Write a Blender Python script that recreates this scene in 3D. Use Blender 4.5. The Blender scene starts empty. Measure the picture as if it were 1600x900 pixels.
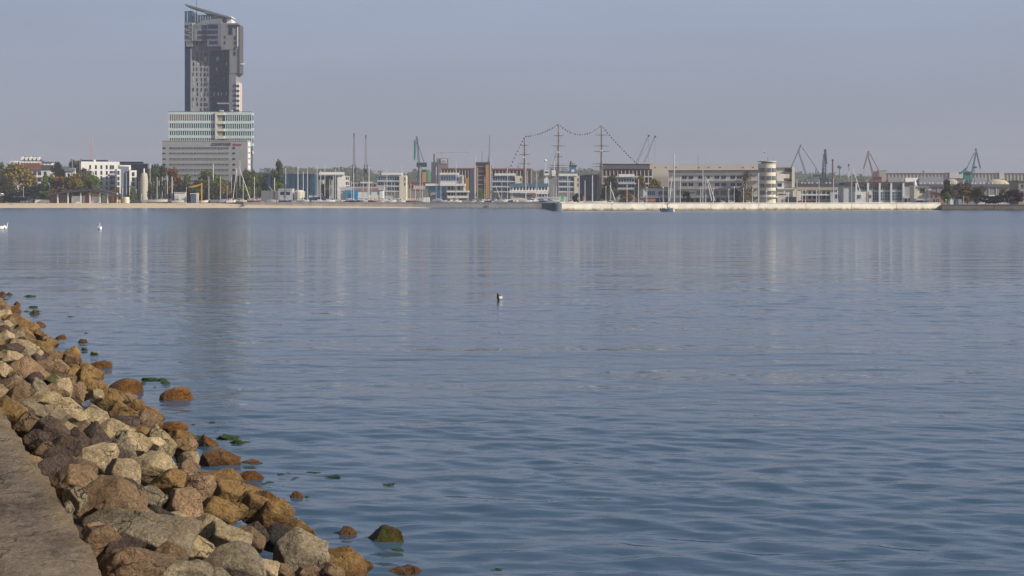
import bpy, bmesh, math, random
import numpy as np
from mathutils import Vector, Matrix, noise
R = math.radians
scene = bpy.context.scene
COL = scene.collection
rnd = random.Random(7)

# ------------------------------------------------------------------ camera, world, sun
F = 2222.0; CAMZ = 4.5; HOR = 315.0          # focal length in photo pixels, eye height, horizon row
cam_d = bpy.data.cameras.new('camera'); cam = bpy.data.objects.new('camera', cam_d); COL.objects.link(cam)
cam.location = (0, 0, CAMZ); cam.rotation_euler = (R(90), 0, 0)
cam_d.sensor_width = 36; cam_d.lens = 36 * F / 1600; cam_d.shift_y = -(450 - HOR) / 1600
cam_d.clip_start = 0.5; cam_d.clip_end = 20000
scene.camera = cam

SUN_AZ = R(110)       # measured clockwise from the viewing direction
SUN_EL = R(33)
sdir = Vector((math.sin(SUN_AZ) * math.cos(SUN_EL), math.cos(SUN_AZ) * math.cos(SUN_EL), math.sin(SUN_EL)))
world = bpy.data.worlds.new('World'); scene.world = world; world.use_nodes = True
wn = world.node_tree; wn.nodes.clear()
sky = wn.nodes.new('ShaderNodeTexSky'); sky.sky_type = 'NISHITA'; sky.sun_disc = False
sky.sun_elevation = SUN_EL; sky.sun_rotation = SUN_AZ; sky.air_density = 1.0; sky.dust_density = 1.6; sky.ozone_density = 1.5
hsv = wn.nodes.new('ShaderNodeHueSaturation'); hsv.inputs['Saturation'].default_value = 0.62
tint = wn.nodes.new('ShaderNodeMix'); tint.data_type = 'RGBA'; tint.blend_type = 'MULTIPLY'
tint.inputs['Factor'].default_value = 1.0; tint.inputs['B'].default_value = (0.93, 0.93, 1.10, 1)
# thin veil of high cloud: the horizon is paler but capped (real haze greys the lowest sky)
tcw = wn.nodes.new('ShaderNodeTexCoord'); sep = wn.nodes.new('ShaderNodeSeparateXYZ')
mr = wn.nodes.new('ShaderNodeMapRange'); mr.inputs['From Min'].default_value = 0.15; mr.inputs['From Max'].default_value = 0.75
mr.inputs['To Min'].default_value = 0.9; mr.inputs['To Max'].default_value = 0.0
veil = wn.nodes.new('ShaderNodeMix'); veil.data_type = 'RGBA'; veil.inputs['B'].default_value = (4, 4, 5, 1)
mr2 = wn.nodes.new('ShaderNodeMapRange'); mr2.inputs['From Min'].default_value = 0.0; mr2.inputs['From Max'].default_value = 0.14
vc = wn.nodes.new('ShaderNodeMix'); vc.data_type = 'RGBA'; vc.inputs['A'].default_value = (4.95, 5.08, 5.7, 1); vc.inputs['B'].default_value = (6.1, 7.25, 9.7, 1)
cn = wn.nodes.new('ShaderNodeTexNoise'); cn.inputs['Scale'].default_value = 2.2; cn.inputs['Detail'].default_value = 5
cmap = wn.nodes.new('ShaderNodeMapping'); cmap.inputs['Scale'].default_value = (1, 1, 6)
cmr = wn.nodes.new('ShaderNodeMapRange'); cmr.inputs['From Min'].default_value = 0.35; cmr.inputs['From Max'].default_value = 0.75
cmr.inputs['To Min'].default_value = 0.95; cmr.inputs['To Max'].default_value = 1.08
cmul = wn.nodes.new('ShaderNodeMix'); cmul.data_type = 'RGBA'; cmul.blend_type = 'MULTIPLY'; cmul.inputs['Factor'].default_value = 1
bg = wn.nodes.new('ShaderNodeBackground'); bg.inputs['Strength'].default_value = 0.05
wo = wn.nodes.new('ShaderNodeOutputWorld'); L = wn.links.new
L(sky.outputs[0], hsv.inputs['Color']); L(hsv.outputs[0], tint.inputs['A']); L(tint.outputs['Result'], veil.inputs['A'])
L(tcw.outputs['Generated'], sep.inputs[0]); L(sep.outputs['Z'], mr.inputs['Value']); L(mr.outputs[0], veil.inputs['Factor'])
L(sep.outputs['Z'], mr2.inputs['Value']); L(mr2.outputs[0], vc.inputs['Factor']); L(vc.outputs['Result'], veil.inputs['B'])
L(tcw.outputs['Generated'], cmap.inputs[0]); L(cmap.outputs[0], cn.inputs['Vector']); L(cn.outputs[0], cmr.inputs['Value'])
L(veil.outputs['Result'], cmul.inputs['A']); L(cmr.outputs[0], cmul.inputs['B'])
L(cmul.outputs['Result'], bg.inputs['Color']); L(bg.outputs[0], wo.inputs['Surface'])
sl = bpy.data.lights.new('sun', 'SUN'); sl.energy = 5.0; sl.angle = R(0.6); sl.color = (1.0, 0.91, 0.77)
so = bpy.data.objects.new('sun', sl); COL.objects.link(so); so.rotation_euler = sdir.to_track_quat('Z', 'Y').to_euler()
scene.view_settings.view_transform = 'Standard'; scene.view_settings.look = 'None'
scene.view_settings.exposure = 0.13; scene.view_settings.gamma = 1.0
scene.render.engine = 'CYCLES'
try:
    scene.cycles.volume_bounces = 0; scene.cycles.max_bounces = 6
except Exception: pass

# ------------------------------------------------------------------ helpers
def P(px, py, Y): return Vector(((px - 800) / F * Y, Y, CAMZ - (py - HOR) / F * Y))
def XP(px, Y): return (px - 800) / F * Y
def ZP(py, Y): return CAMZ - (py - HOR) / F * Y

MATS = {}
def mat(name, col, rough=0.7, metal=0.0, var=0.12, scale=0.6, bump=0.0, bscale=8.0, spec=0.4, use_obj=False):
    if name in MATS: return MATS[name]
    m = bpy.data.materials.new(name); m.use_nodes = True; nt = m.node_tree; b = nt.nodes['Principled BSDF']
    b.inputs['Roughness'].default_value = rough; b.inputs['Metallic'].default_value = metal
    b.inputs['Specular IOR Level'].default_value = spec
    tc = nt.nodes.new('ShaderNodeTexCoord')
    n = nt.nodes.new('ShaderNodeTexNoise'); n.inputs['Scale'].default_value = scale; n.inputs['Detail'].default_value = 6; n.inputs['Roughness'].default_value = 0.65
    nt.links.new(tc.outputs['Object'], n.inputs['Vector'])
    r = nt.nodes.new('ShaderNodeMapRange'); r.inputs['From Min'].default_value = 0.3; r.inputs['From Max'].default_value = 0.7
    r.inputs['To Min'].default_value = 1 - var; r.inputs['To Max'].default_value = 1 + var
    nt.links.new(n.outputs[0], r.inputs['Value'])
    x = nt.nodes.new('ShaderNodeMix'); x.data_type = 'RGBA'; x.blend_type = 'MULTIPLY'; x.inputs['Factor'].default_value = 1
    if use_obj:
        oi = nt.nodes.new('ShaderNodeObjectInfo'); nt.links.new(oi.outputs['Color'], x.inputs['A'])
    else: x.inputs['A'].default_value = (*col, 1)
    nt.links.new(r.outputs[0], x.inputs['B']); nt.links.new(x.outputs['Result'], b.inputs['Base Color'])
    if bump:
        n2 = nt.nodes.new('ShaderNodeTexNoise'); n2.inputs['Scale'].default_value = bscale; n2.inputs['Detail'].default_value = 8
        nt.links.new(tc.outputs['Object'], n2.inputs['Vector'])
        bp = nt.nodes.new('ShaderNodeBump'); bp.inputs['Distance'].default_value = bump; nt.links.new(n2.outputs[0], bp.inputs['Height'])
        nt.links.new(bp.outputs[0], b.inputs['Normal'])
    MATS[name] = m; return m

W = mat('white_paint', (0.72, 0.71, 0.68)); WB = mat('white_bright', (0.78, 0.76, 0.72)); GL = mat('window_glass', (0.03, 0.045, 0.06), 0.12, 0, 0.5, 0.25, spec=0.6)
BLU = mat('blue_glass', (0.03, 0.09, 0.15), 0.15, 0, 0.4, 0.2, spec=0.6); NAVY = mat('navy_panel', (0.018, 0.036, 0.085), 0.45, 0, 0.2, spec=.25)
GREY = mat('grey_render', (0.33, 0.34, 0.355)); LG = mat('light_grey', (0.53, 0.54, 0.55)); DK = mat('dark_metal', (0.04, 0.04, 0.045), 0.5)
MAUVE = mat('stone_panel', (0.225, 0.23, 0.25), var=0.1, scale=0.3); DMAUVE = mat('dark_shade_panel', (0.085, 0.10, 0.14), var=0.15, scale=0.3)  # the darker copy carries the painted shade of the tower facade
BEI = mat('beige_render', (0.55, 0.53, 0.49)); BEID = mat('sandstone_render', (0.36, 0.33, 0.27)); CRM = mat('cream_render', (0.68, 0.62, 0.50))
BRK = mat('brick', (0.17, 0.085, 0.065), 0.85, var=0.3, scale=1.5); ORG = mat('ochre_panel', (0.50, 0.27, 0.11)); RED = mat('red_paint', (0.40, 0.04, 0.05), 0.5)
ROOFD = mat('dark_roof', (0.075, 0.075, 0.085)); ROOFR = mat('red_tile_roof', (0.22, 0.09, 0.07)); SLATE = mat('slate_roof', (0.16, 0.17, 0.20))
GRN = mat('green_paint', (0.02, 0.19, 0.15), 0.5, var=0.2); DGRN = mat('dark_green_paint', (0.015, 0.07, 0.075), 0.5, var=0.2); LGRN = mat('mint_spandrel', (0.60, 0.70, 0.68), 0.3)
PGRN = mat('grey_green_paint', (0.13, 0.19, 0.16), 0.6); SB = mat('sky_blue_paint', (0.03, 0.26, 0.46), 0.5); YEL = mat('yellow_paint', (0.55, 0.28, 0.03), 0.5)
MAST = mat('mast_alloy', (0.62, 0.61, 0.60), 0.45, 0.0, 0.05); WOODM = mat('brown_mast', (0.16, 0.085, 0.06), 0.6); BWN = mat('brown_board', (0.14, 0.08, 0.06))
STEEL = mat('grey_steel', (0.20, 0.22, 0.25), 0.5, 0.3); BARK = mat('bark', (0.09, 0.07, 0.05), 0.9); PBARK = mat('pale_bark', (0.45, 0.42, 0.38), 0.9)
FNL = mat('blue_funnel_paint', (0.05, 0.16, 0.28), 0.5); DRED = mat('dull_red_paint', (0.25, 0.06, 0.06), 0.6); OBJ = mat('tinted_paint', (1, 1, 1), 0.5, use_obj=True)
HGR = mat('hangar_sheet', (0.42, 0.38, 0.33), 0.40, 0.25, 0.08, 0.05)

class MB:
    def __init__(s): s.v = []; s.f = []
    def add(s, vs, fs):
        o = len(s.v); s.v += [tuple(v) for v in vs]; s.f += [tuple(i + o for i in f) for f in fs]
    def box(s, x0, x1, y0, y1, z0, z1):
        s.add([(x0,y0,z0),(x1,y0,z0),(x1,y1,z0),(x0,y1,z0),(x0,y0,z1),(x1,y0,z1),(x1,y1,z1),(x0,y1,z1)],
              [(0,3,2,1),(4,5,6,7),(0,1,5,4),(1,2,6,5),(2,3,7,6),(3,0,4,7)])
    def bar(s, a, b, r, r2=None, n=6):
        a = Vector(a); b = Vector(b); d = b - a
        if d.length < 1e-6: return
        r2 = r if r2 is None else r2
        q = d.to_track_quat('Z', 'Y'); vs = []
        for k in range(n):
            t = 2 * math.pi * (k + .5) / n; u = q @ Vector((math.cos(t), math.sin(t), 0))
            vs.append(a + u * r)
        for k in range(n):
            t = 2 * math.pi * (k + .5) / n; u = q @ Vector((math.cos(t), math.sin(t), 0))
            vs.append(b + u * r2)
        s.add(vs, [(k, (k + 1) % n, n + (k + 1) % n, n + k) for k in range(n)] + [tuple(range(n))[::-1], tuple(range(n, 2 * n))])
    def prism(s, pts, y0, y1):            # outline in the x-z plane, pushed from y0 to y1
        n = len(pts); s.add([(x, y0, z) for x, z in pts] + [(x, y1, z) for x, z in pts],
              [tuple(range(n)), tuple(range(n, 2 * n))[::-1]] + [(k, n + k, n + (k + 1) % n, (k + 1) % n) for k in range(n)])
    def plan(s, pts, z0, z1):             # outline in the x-y plane, pushed up
        n = len(pts); s.add([(x, y, z0) for x, y in pts] + [(x, y, z1) for x, y in pts],
              [tuple(range(n))[::-1], tuple(range(n, 2 * n))] + [(k, (k + 1) % n, n + (k + 1) % n, n + k) for k in range(n)])
    def lathe(s, prof, n=24, cx=0, cy=0):
        o = []
        for r, z in prof: o += [(cx + r * math.cos(2*math.pi*k/n), cy + r * math.sin(2*math.pi*k/n), z) for k in range(n)]
        fs = []
        for j in range(len(prof) - 1):
            for k in range(n): fs.append((j*n+k, j*n+(k+1)%n, (j+1)*n+(k+1)%n, (j+1)*n+k))
        fs += [tuple(range(n))[::-1], tuple(range((len(prof)-1)*n, len(prof)*n))]
        s.add(o, fs)
    def lattice(s, a, b, w0, w1, r, n=8, axis=(0, 1, 0)):   # square truss from a to b
        a = Vector(a); b = Vector(b); d = (b - a).normalized(); u = Vector(axis); v = d.cross(u).normalized(); u = v.cross(d).normalized()
        def c(t, i):
            w = (w0 + (w1 - w0) * t) / 2; p = a.lerp(b, t)
            return p + u * w * (1, 1, -1, -1)[i] + v * w * (1, -1, -1, 1)[i]
        for i in range(4):
            s.bar(c(0, i), c(1, i), r, r, 4)
            for k in range(n):
                s.bar(c(k / n, i), c((k + 1) / n, (i + 1) % 4), r * .6, r * .6, 4)
                s.bar(c(k / n, i), c(k / n, (i + 1) % 4), r * .6, r * .6, 4)
    def mesh(s, name, m, smooth=False):
        me = bpy.data.meshes.new(name); me.from_pydata(s.v, [], s.f)
        bm = bmesh.new(); bm.from_mesh(me); bmesh.ops.recalc_face_normals(bm, faces=bm.faces); bm.to_mesh(me); bm.free()
        if m: me.materials.append(m)
        if smooth:
            for p in me.polygons: p.use_smooth = True
        return me
    def build(s, name, m, parent=None, loc=None, smooth=False):
        o = bpy.data.objects.new(name, s.mesh(name, m, smooth)); COL.objects.link(o)
        if parent: o.parent = parent
        if loc is not None: o.location = loc
        return o

def tag(o, label=None, cat=None, group=None, kind=None):
    if label: o['label'] = label
    if cat: o['category'] = cat
    if group: o['group'] = group
    if kind: o['kind'] = kind
    return o
def empty(name, loc, rz=0):
    o = bpy.data.objects.new(name, None); COL.objects.link(o); o.location = loc; o.rotation_euler = (0, 0, rz); o.empty_display_size = 0.5
    return o
def mesh_obj(name, me, parent=None, loc=(0, 0, 0)):
    o = bpy.data.objects.new(name, me); COL.objects.link(o); o.location = loc
    if parent: o.parent = parent
    return o
def copy_tree(o, parent=None):
    c = o.copy(); COL.objects.link(c)
    if parent: c.parent = parent
    for ch in list(o.children): copy_tree(ch, c)
    return c
def skin(name, pts, edges, rad, m, sub=1, root=0):
    me = bpy.data.meshes.new('t'); me.from_pydata(pts, edges, []); o = bpy.data.objects.new('t', me); COL.objects.link(o)
    md = o.modifiers.new('s', 'SKIN'); 
    for i, v in enumerate(me.skin_vertices[0].data):
        v.radius = (rad[i], rad[i]) if not isinstance(rad[i], tuple) else rad[i]; v.use_root = (i == root)
    if sub: o.modifiers.new('u', 'SUBSURF').levels = sub
    dg = bpy.context.evaluated_depsgraph_get(); r = bpy.data.meshes.new_from_object(o.evaluated_get(dg)); r.name = name
    bpy.data.objects.remove(o); r.materials.clear(); r.materials.append(m)
    for p in r.polygons: p.use_smooth = True
    return r

ORD = ['first', 'second', 'third', 'fourth', 'fifth', 'sixth', 'seventh', 'eighth', 'ninth', 'tenth', 'eleventh', 'twelfth', 'thirteenth', 'fourteenth', 'fifteenth', 'sixteenth', 'seventeenth', 'eighteenth']
ZONES = [(-500, 77, 'left of the beach pavilion'), (77, 190, 'around the beach pavilion'), (190, 252, 'right of the white flats'),
         (252, 330, 'below the left half of the hotel'), (330, 400, 'below the right half of the hotel'), (400, 470, 'by the small two-window house'),
         (470, 532, 'by the blue-hulled boats ashore'), (532, 584, 'by the blue and white shed'), (584, 640, 'by the striped white office'),
         (640, 690, 'below the tall green crane'), (690, 742, 'by the stepped clubhouse'), (742, 796, 'below the brown tower'),
         (796, 862, 'by the aquarium hall with the blue roof'), (862, 935, 'behind the lit end of the breakwater'), (935, 1044, 'below the brick hall with pale piers'),
         (1044, 1120, 'before the left half of the long terminal'), (1120, 1186, 'before the right half of the long terminal'), (1186, 1243, 'below the round tower'),
         (1243, 1316, 'before the low building right of the round tower'), (1316, 1455, 'before the hall with tall window bays'), (1455, 2000, 'above the brown quay on the right')]
ZONES = [(a, b, n.replace('before the low building right of the round tower', 'right of the round tower')) for a, b, n in ZONES]
def zone(px):
    for a, b, n in ZONES:
        if a <= px < b: return n
    return 'on the shore'
def ordinal_labels(items, fmt, gap=None):
    """items: (px, object, description). Labels each by its zone and its place in the row."""
    z = {}
    for px, o, d in items: z.setdefault((zone(px), d), []).append((px, o, d))
    for (zn, dd), l in z.items():
        l.sort(key=lambda t: t[0])
        for i, (px, o, d) in enumerate(l):
            tail = zn if len(l) == 1 else '%s, %s' % (zn, ('leftmost' if i == 0 else 'rightmost' if i == len(l) - 1 else ORD[i] + ' from left'))
            o['label'] = fmt % (d, tail)

# ------------------------------------------------------------------ water
def build_water():
    py = np.concatenate([np.linspace(1500, 900, 70, endpoint=False), np.linspace(900, 330, 900, endpoint=False), np.linspace(330, 320.0, 30)])
    Y = F * CAMZ / (py - HOR)
    tin = np.linspace(-0.42, 0.42, 640)
    t = np.concatenate([-np.geomspace(3.0, 0.43, 30), tin, np.geomspace(0.43, 3.0, 30)])
    TT, YY = np.meshgrid(t, Y); XX = TT * YY
    dY = np.abs(np.gradient(Y))[:, None] * np.ones_like(TT); dX = np.abs(np.gradient(t))[None, :] * YY
    rs = np.random.RandomState(3); Z = np.zeros_like(XX)
    comps = []
    for k in range(90):
        lam = 0.28 * (14 ** (rs.rand())); th = rs.normal(0.12, 0.55)
        comps.append((lam, th, rs.rand() * 6.28))
    for lam, th, ph in comps:
        kx, ky = math.sin(th) * 2 * math.pi / lam, math.cos(th) * 2 * math.pi / lam
        amp = lam * 0.00150 * (1.05 if lam < .42 else 1.5 if lam < 1.25 else .9 if lam < 1.9 else 0.38)
        fy = np.clip(lam / (dY * max(abs(math.cos(th)), .1)) / 4 - 0.6, 0, 1); fx = np.clip(lam / (dX * max(abs(math.sin(th)), .02)) / 4 - 0.6, 0, 1)
        s = np.sin(kx * XX + ky * YY + ph); Z += amp * (s + 0.25 * (s * s)) * np.minimum(fx, fy)
    # gusty patches: calmer and rougher areas
    pt = 0.80 + 0.55 * np.sin(XX * 0.09 + 1.3 * np.sin(YY * 0.05)) * np.sin(YY * 0.11 + XX * 0.03)
    Z *= pt
    nv = XX.size; co = np.stack([XX, YY, Z], -1).reshape(-1, 3).astype(np.float32)
    nr, nc = XX.shape; i = np.arange(nr - 1)[:, None] * nc + np.arange(nc - 1)[None, :]
    q = np.stack([i, i + 1, i + nc + 1, i + nc], -1).reshape(-1, 4)
    me = bpy.data.meshes.new('sea'); me.vertices.add(nv); me.vertices.foreach_set('co', co.ravel())
    me.loops.add(q.size); me.loops.foreach_set('vertex_index', q.ravel().astype(np.int32))
    me.polygons.add(len(q)); me.polygons.foreach_set('loop_start', (np.arange(len(q)) * 4).astype(np.int32)); me.polygons.foreach_set('loop_total', np.full(len(q), 4, np.int32))
    me.polygons.foreach_set('use_smooth', np.ones(len(q), bool)); me.update(calc_edges=True); me.validate()
    m = bpy.data.materials.new('sea_water'); m.use_nodes = True; nt = m.node_tree; b = nt.nodes['Principled BSDF']
    b.inputs['Base Color'].default_value = (0.046, 0.088, 0.145, 1); b.inputs['Roughness'].default_value = 0.07; b.inputs['IOR'].default_value = 1.333
    tc = nt.nodes.new('ShaderNodeTexCoord')
    last = None
    for (sx, sy, amp, det, rot) in ((0.45, 1.1, 0.060, 4, 6), (2.0, 4.6, 0.0140, 4, -8), (5.5, 11, 0.0022, 3, 14), (0.06, 0.22, 0.26, 3, 3)):
        mp = nt.nodes.new('ShaderNodeMapping'); mp.inputs['Scale'].default_value = (sx, sy, 1); mp.inputs['Rotation'].default_value = (0, 0, R(rot))
        n = nt.nodes.new('ShaderNodeTexNoise'); n.inputs['Scale'].default_value = 1; n.inputs['Detail'].default_value = det; n.inputs['Roughness'].default_value = 0.5
        nt.links.new(tc.outputs['Object'], mp.inputs[0]); nt.links.new(mp.outputs[0], n.inputs['Vector'])
        mm = nt.nodes.new('ShaderNodeMath'); mm.operation = 'MULTIPLY'; mm.inputs[1].default_value = amp; nt.links.new(n.outputs[0], mm.inputs[0])
        if last is None: last = mm.outputs[0]
        else:
            ad = nt.nodes.new('ShaderNodeMath'); ad.operation = 'ADD'; nt.links.new(last, ad.inputs[0]); nt.links.new(mm.outputs[0], ad.inputs[1]); last = ad.outputs[0]
    # wind streaks vary the ripple strength
    mp = nt.nodes.new('ShaderNodeMapping'); mp.inputs['Scale'].default_value = (0.010, 0.045, 1); nt.links.new(tc.outputs['Object'], mp.inputs[0])
    n = nt.nodes.new('ShaderNodeTexNoise'); n.inputs['Scale'].default_value = 1; n.inputs['Detail'].default_value = 4; nt.links.new(mp.outputs[0], n.inputs['Vector'])
    mr_ = nt.nodes.new('ShaderNodeMapRange'); mr_.inputs['From Min'].default_value = 0.35; mr_.inputs['From Max'].default_value = 0.65; mr_.inputs['To Min'].default_value = 0.55; mr_.inputs['To Max'].default_value = 1.15
    nt.links.new(n.outputs[0], mr_.inputs['Value'])
    sy_ = nt.nodes.new('ShaderNodeSeparateXYZ'); nt.links.new(tc.outputs['Object'], sy_.inputs[0])      # the open bay is more wind-ruffled than the sheltered shore
    rr_ = nt.nodes.new('ShaderNodeMapRange'); rr_.inputs['From Min'].default_value = 50; rr_.inputs['From Max'].default_value = 300; rr_.inputs['To Min'].default_value = 0.025; rr_.inputs['To Max'].default_value = 0.20
    nt.links.new(sy_.outputs['Y'], rr_.inputs['Value']); nt.links.new(rr_.outputs[0], b.inputs['Roughness'])
    bp = nt.nodes.new('ShaderNodeBump'); bp.inputs['Distance'].default_value = 1.0; nt.links.new(last, bp.inputs['Height']); nt.links.new(mr_.outputs[0], bp.inputs['Strength'])
    nt.links.new(bp.outputs[0], b.inputs['Normal']); me.materials.append(m)
    o = mesh_obj('water', me); tag(o, kind='structure')
build_water()

# ------------------------------------------------------------------ ground, beach, seabed, quays
def ground_mat(name, cols, scale, bump, bscale=4, rough=0.95):
    m = bpy.data.materials.new(name); m.use_nodes = True; nt = m.node_tree; b = nt.nodes['Principled BSDF']; b.inputs['Roughness'].default_value = rough
    tc = nt.nodes.new('ShaderNodeTexCoord'); n = nt.nodes.new('ShaderNodeTexNoise'); n.inputs['Scale'].default_value = scale; n.inputs['Detail'].default_value = 10; n.inputs['Roughness'].default_value = 0.62
    cr = nt.nodes.new('ShaderNodeValToRGB'); e = cr.color_ramp.elements
    while len(e) < len(cols): e.new(0.5)
    for i, (p, c) in enumerate(cols): e[i].position = p; e[i].color = (*c, 1)
    nt.links.new(tc.outputs['Object'], n.inputs['Vector']); nt.links.new(n.outputs[0], cr.inputs[0]); nt.links.new(cr.outputs[0], b.inputs['Base Color'])
    n2 = nt.nodes.new('ShaderNodeTexNoise'); n2.inputs['Scale'].default_value = bscale; n2.inputs['Detail'].default_value = 10; nt.links.new(tc.outputs['Object'], n2.inputs['Vector'])
    bp = nt.nodes.new('ShaderNodeBump'); bp.inputs['Distance'].default_value = bump; nt.links.new(n2.outputs[0], bp.inputs['Height']); nt.links.new(bp.outputs[0], b.inputs['Normal'])
    return m
LAND = ground_mat('land_paving', [(0.35, (0.13, 0.13, 0.12)), (0.65, (0.22, 0.21, 0.19))], 0.05, 0.05)
ZG = 3.4
def wallY(px): return 1010 - 35 * (px - 380) / 488
mb = MB(); X0 = XP(786, 1040); X1 = XP(1012, 1040)     # land behind beach and seawall, with basins cut for the ships and yachts
for poly in ([(-3000, 1062), (XP(379, 1062), 1062), (XP(380, 1013), 1013), (X0, wallY(786) + 1), (X0, 1078), (-3000, 1078)],
             [(X0, wallY(786) + 1), (XP(870, 976), 976), (XP(870, 976), 800), (X1, 800), (X1, 1026), (X0, 1026)],
             [(X1, 800), (XP(1472, 800), 800), (XP(1472, 800), 756), (3000, 756), (3000, 1078), (X1, 1078)], [(-3000, 1078), (3000, 1078), (3000, 5200), (-3000, 5200)]):
    mb.plan(poly, -1.0, ZG - 0.5)
tag(mb.build('ground', LAND), kind='structure')
sand = ground_mat('beach_sand', [(0.35, (0.50, 0.40, 0.28)), (0.65, (0.62, 0.50, 0.36))], 0.4, 0.04)
def beach_yf(px): return 990 + 3 * math.sin(px * .02) - (6 * ((px - 480) / 265) ** 1.2 if px > 480 else 0)
def beach_yb(px): return 1063 if px < 380 else wallY(px) + .5
def beach_z(px, Y):
    yf = beach_yf(px); yb = max(beach_yb(px), yf + .2); t = max(0, min(1, (Y - yf) / (yb - yf)))
    top = 3.35 if px < 340 else 3.35 + (1.9 - 3.35) * min(1, (px - 340) / 60) if px < 420 else 1.9 - 1.6 * (px - 420) / 325
    return -.25 + (top + .25) * (t if px >= 380 else min(1, t * 1.15)) ** .85
def build_beach():
    vs = []; fs = []; nx, ny = 240, 16
    for i in range(nx + 1):
        px = -900 + (745 + 900) * i / nx; yf = beach_yf(px); yb = max(beach_yb(px), yf + .2)
        for j in range(ny + 1): Y = yf + (yb - yf) * j / ny; vs.append((XP(px, Y), Y, beach_z(px, Y) + .05 * math.sin(px * .3 + Y)))
    for i in range(nx):
        for j in range(ny): a = i * (ny + 1) + j; fs.append((a, a + ny + 1, a + ny + 2, a + 1))
    m = MB(); m.add(vs, fs); tag(m.build('beach', sand, smooth=True), kind='structure')
build_beach()
def wall_mat(name, c, stain, h0, h1, jscale=1.0):
    m = bpy.data.materials.new(name); m.use_nodes = True; nt = m.node_tree; b = nt.nodes['Principled BSDF']; b.inputs['Roughness'].default_value = 0.85
    tc = nt.nodes.new('ShaderNodeTexCoord'); sp = nt.nodes.new('ShaderNodeSeparateXYZ'); nt.links.new(tc.outputs['Object'], sp.inputs[0])
    n = nt.nodes.new('ShaderNodeTexNoise'); n.inputs['Scale'].default_value = 0.5; n.inputs['Detail'].default_value = 8; nt.links.new(tc.outputs['Object'], n.inputs['Vector'])
    ma = nt.nodes.new('ShaderNodeMath'); ma.operation = 'MULTIPLY_ADD'; ma.inputs[1].default_value = -2.2; ma.inputs[2].default_value = 1.1; nt.links.new(n.outputs[0], ma.inputs[0])
    ad = nt.nodes.new('ShaderNodeMath'); nt.links.new(sp.outputs['Z'], ad.inputs[0]); nt.links.new(ma.outputs[0], ad.inputs[1])
    r = nt.nodes.new('ShaderNodeMapRange'); r.inputs['From Min'].default_value = h0; r.inputs['From Max'].default_value = h1; nt.links.new(ad.outputs[0], r.inputs['Value'])
    n3 = nt.nodes.new('ShaderNodeTexNoise'); n3.inputs['Scale'].default_value = 0.22; n3.inputs['Detail'].default_value = 7; nt.links.new(tc.outputs['Object'], n3.inputs['Vector'])
    v = nt.nodes.new('ShaderNodeMapRange'); v.inputs['From Min'].default_value = 0.3; v.inputs['From Max'].default_value = 0.7; v.inputs['To Min'].default_value = 0.82; v.inputs['To Max'].default_value = 1.1; nt.links.new(n3.outputs[0], v.inputs['Value'])
    x = nt.nodes.new('ShaderNodeMix'); x.data_type = 'RGBA'; x.inputs['A'].default_value = (*stain, 1); x.inputs['B'].default_value = (*c, 1); nt.links.new(r.outputs[0], x.inputs['Factor'])
    y = nt.nodes.new('ShaderNodeMix'); y.data_type = 'RGBA'; y.blend_type = 'MULTIPLY'; y.inputs['Factor'].default_value = 1; nt.links.new(x.outputs['Result'], y.inputs['A']); nt.links.new(v.outputs[0], y.inputs['B'])
    nt.links.new(y.outputs['Result'], b.inputs['Base Color']); return m
PIERM = wall_mat('pale_breakwater_concrete', (0.86, 0.80, 0.68), (0.20, 0.145, 0.075), 0.3, 1.5)
GPM = wall_mat('grey_seawall_concrete', (0.52, 0.49, 0.45), (0.11, 0.10, 0.085), -0.3, 0.6)
BPM = wall_mat('brown_quay_concrete', (0.17, 0.145, 0.13), (0.06, 0.055, 0.05), 0.0, 0.9)
def rwall(name, pa, Ya, pb, Yb, top, m, label, thick=5, seg=24, cap=0.35):
    a = Vector((XP(pa, Ya), Ya, 0)); b = Vector((XP(pb, Yb), Yb, 0)); d = b - a; root = empty(name, a, math.atan2(d.y, d.x)); tag(root, label, 'sea wall')
    Lg = d.length; n = max(1, int(Lg / seg))
    w = MB()
    for i in range(n): w.box(Lg * i / n + .14, Lg * (i + 1) / n - .14, 0, thick, -1.5, top - cap)
    w.box(0, Lg, .25, thick - .1, -1.5, top - cap - .05)
    w.build('wall', m, root)
    c = MB(); c.box(-.1, Lg + .1, -.18, .9, top - cap + .002, top); c.build('coping', m, root)
    return root
rwall('breakwater_wall', 876.2, 690.5, 1470, 752, 3.95, PIERM, 'long pale sunlit breakwater wall with brown waterline stains across the right half')
rwall('seawall', 380, 1010, 868, 975, 4.15, GPM, 'long grey seawall running behind the sand to the lit breakwater')
rwall('quay_wall', 1471, 749, 1800, 749, 3.0, BPM, 'low brown quay wall right of the pale breakwater end')
rwall('inner_quay', 872, 799, 1471, 799, 3.0, GPM, 'grey inner quay behind the pale breakwater and moored yachts')
mb = MB(); pts = [(XP(866, 697), 697), (XP(877, 697), 697), (XP(877, 704), 704), (XP(866.5, 704), 704)]
mb.lathe([(2.4, -1.5), (2.4, 3.75), (2.1, 4.0)], 16)
r_ = empty('breakwater_roundhead', (XP(870.6, 689), 691.0, 0)); tag(r_, 'dark blue-grey rounded end of the pale breakwater', 'breakwater head')
mb.build('drum', mat('blue_grey_shade', (0.10, 0.13, 0.17), 0.8), r_); m2 = MB(); m2.box(-1.6, 1.5, 0, 284, -1.5, 3.7); m2.build('side_wall', MATS['blue_grey_shade'], r_)  # the bluish shade of the end face is put into this colour
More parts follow.
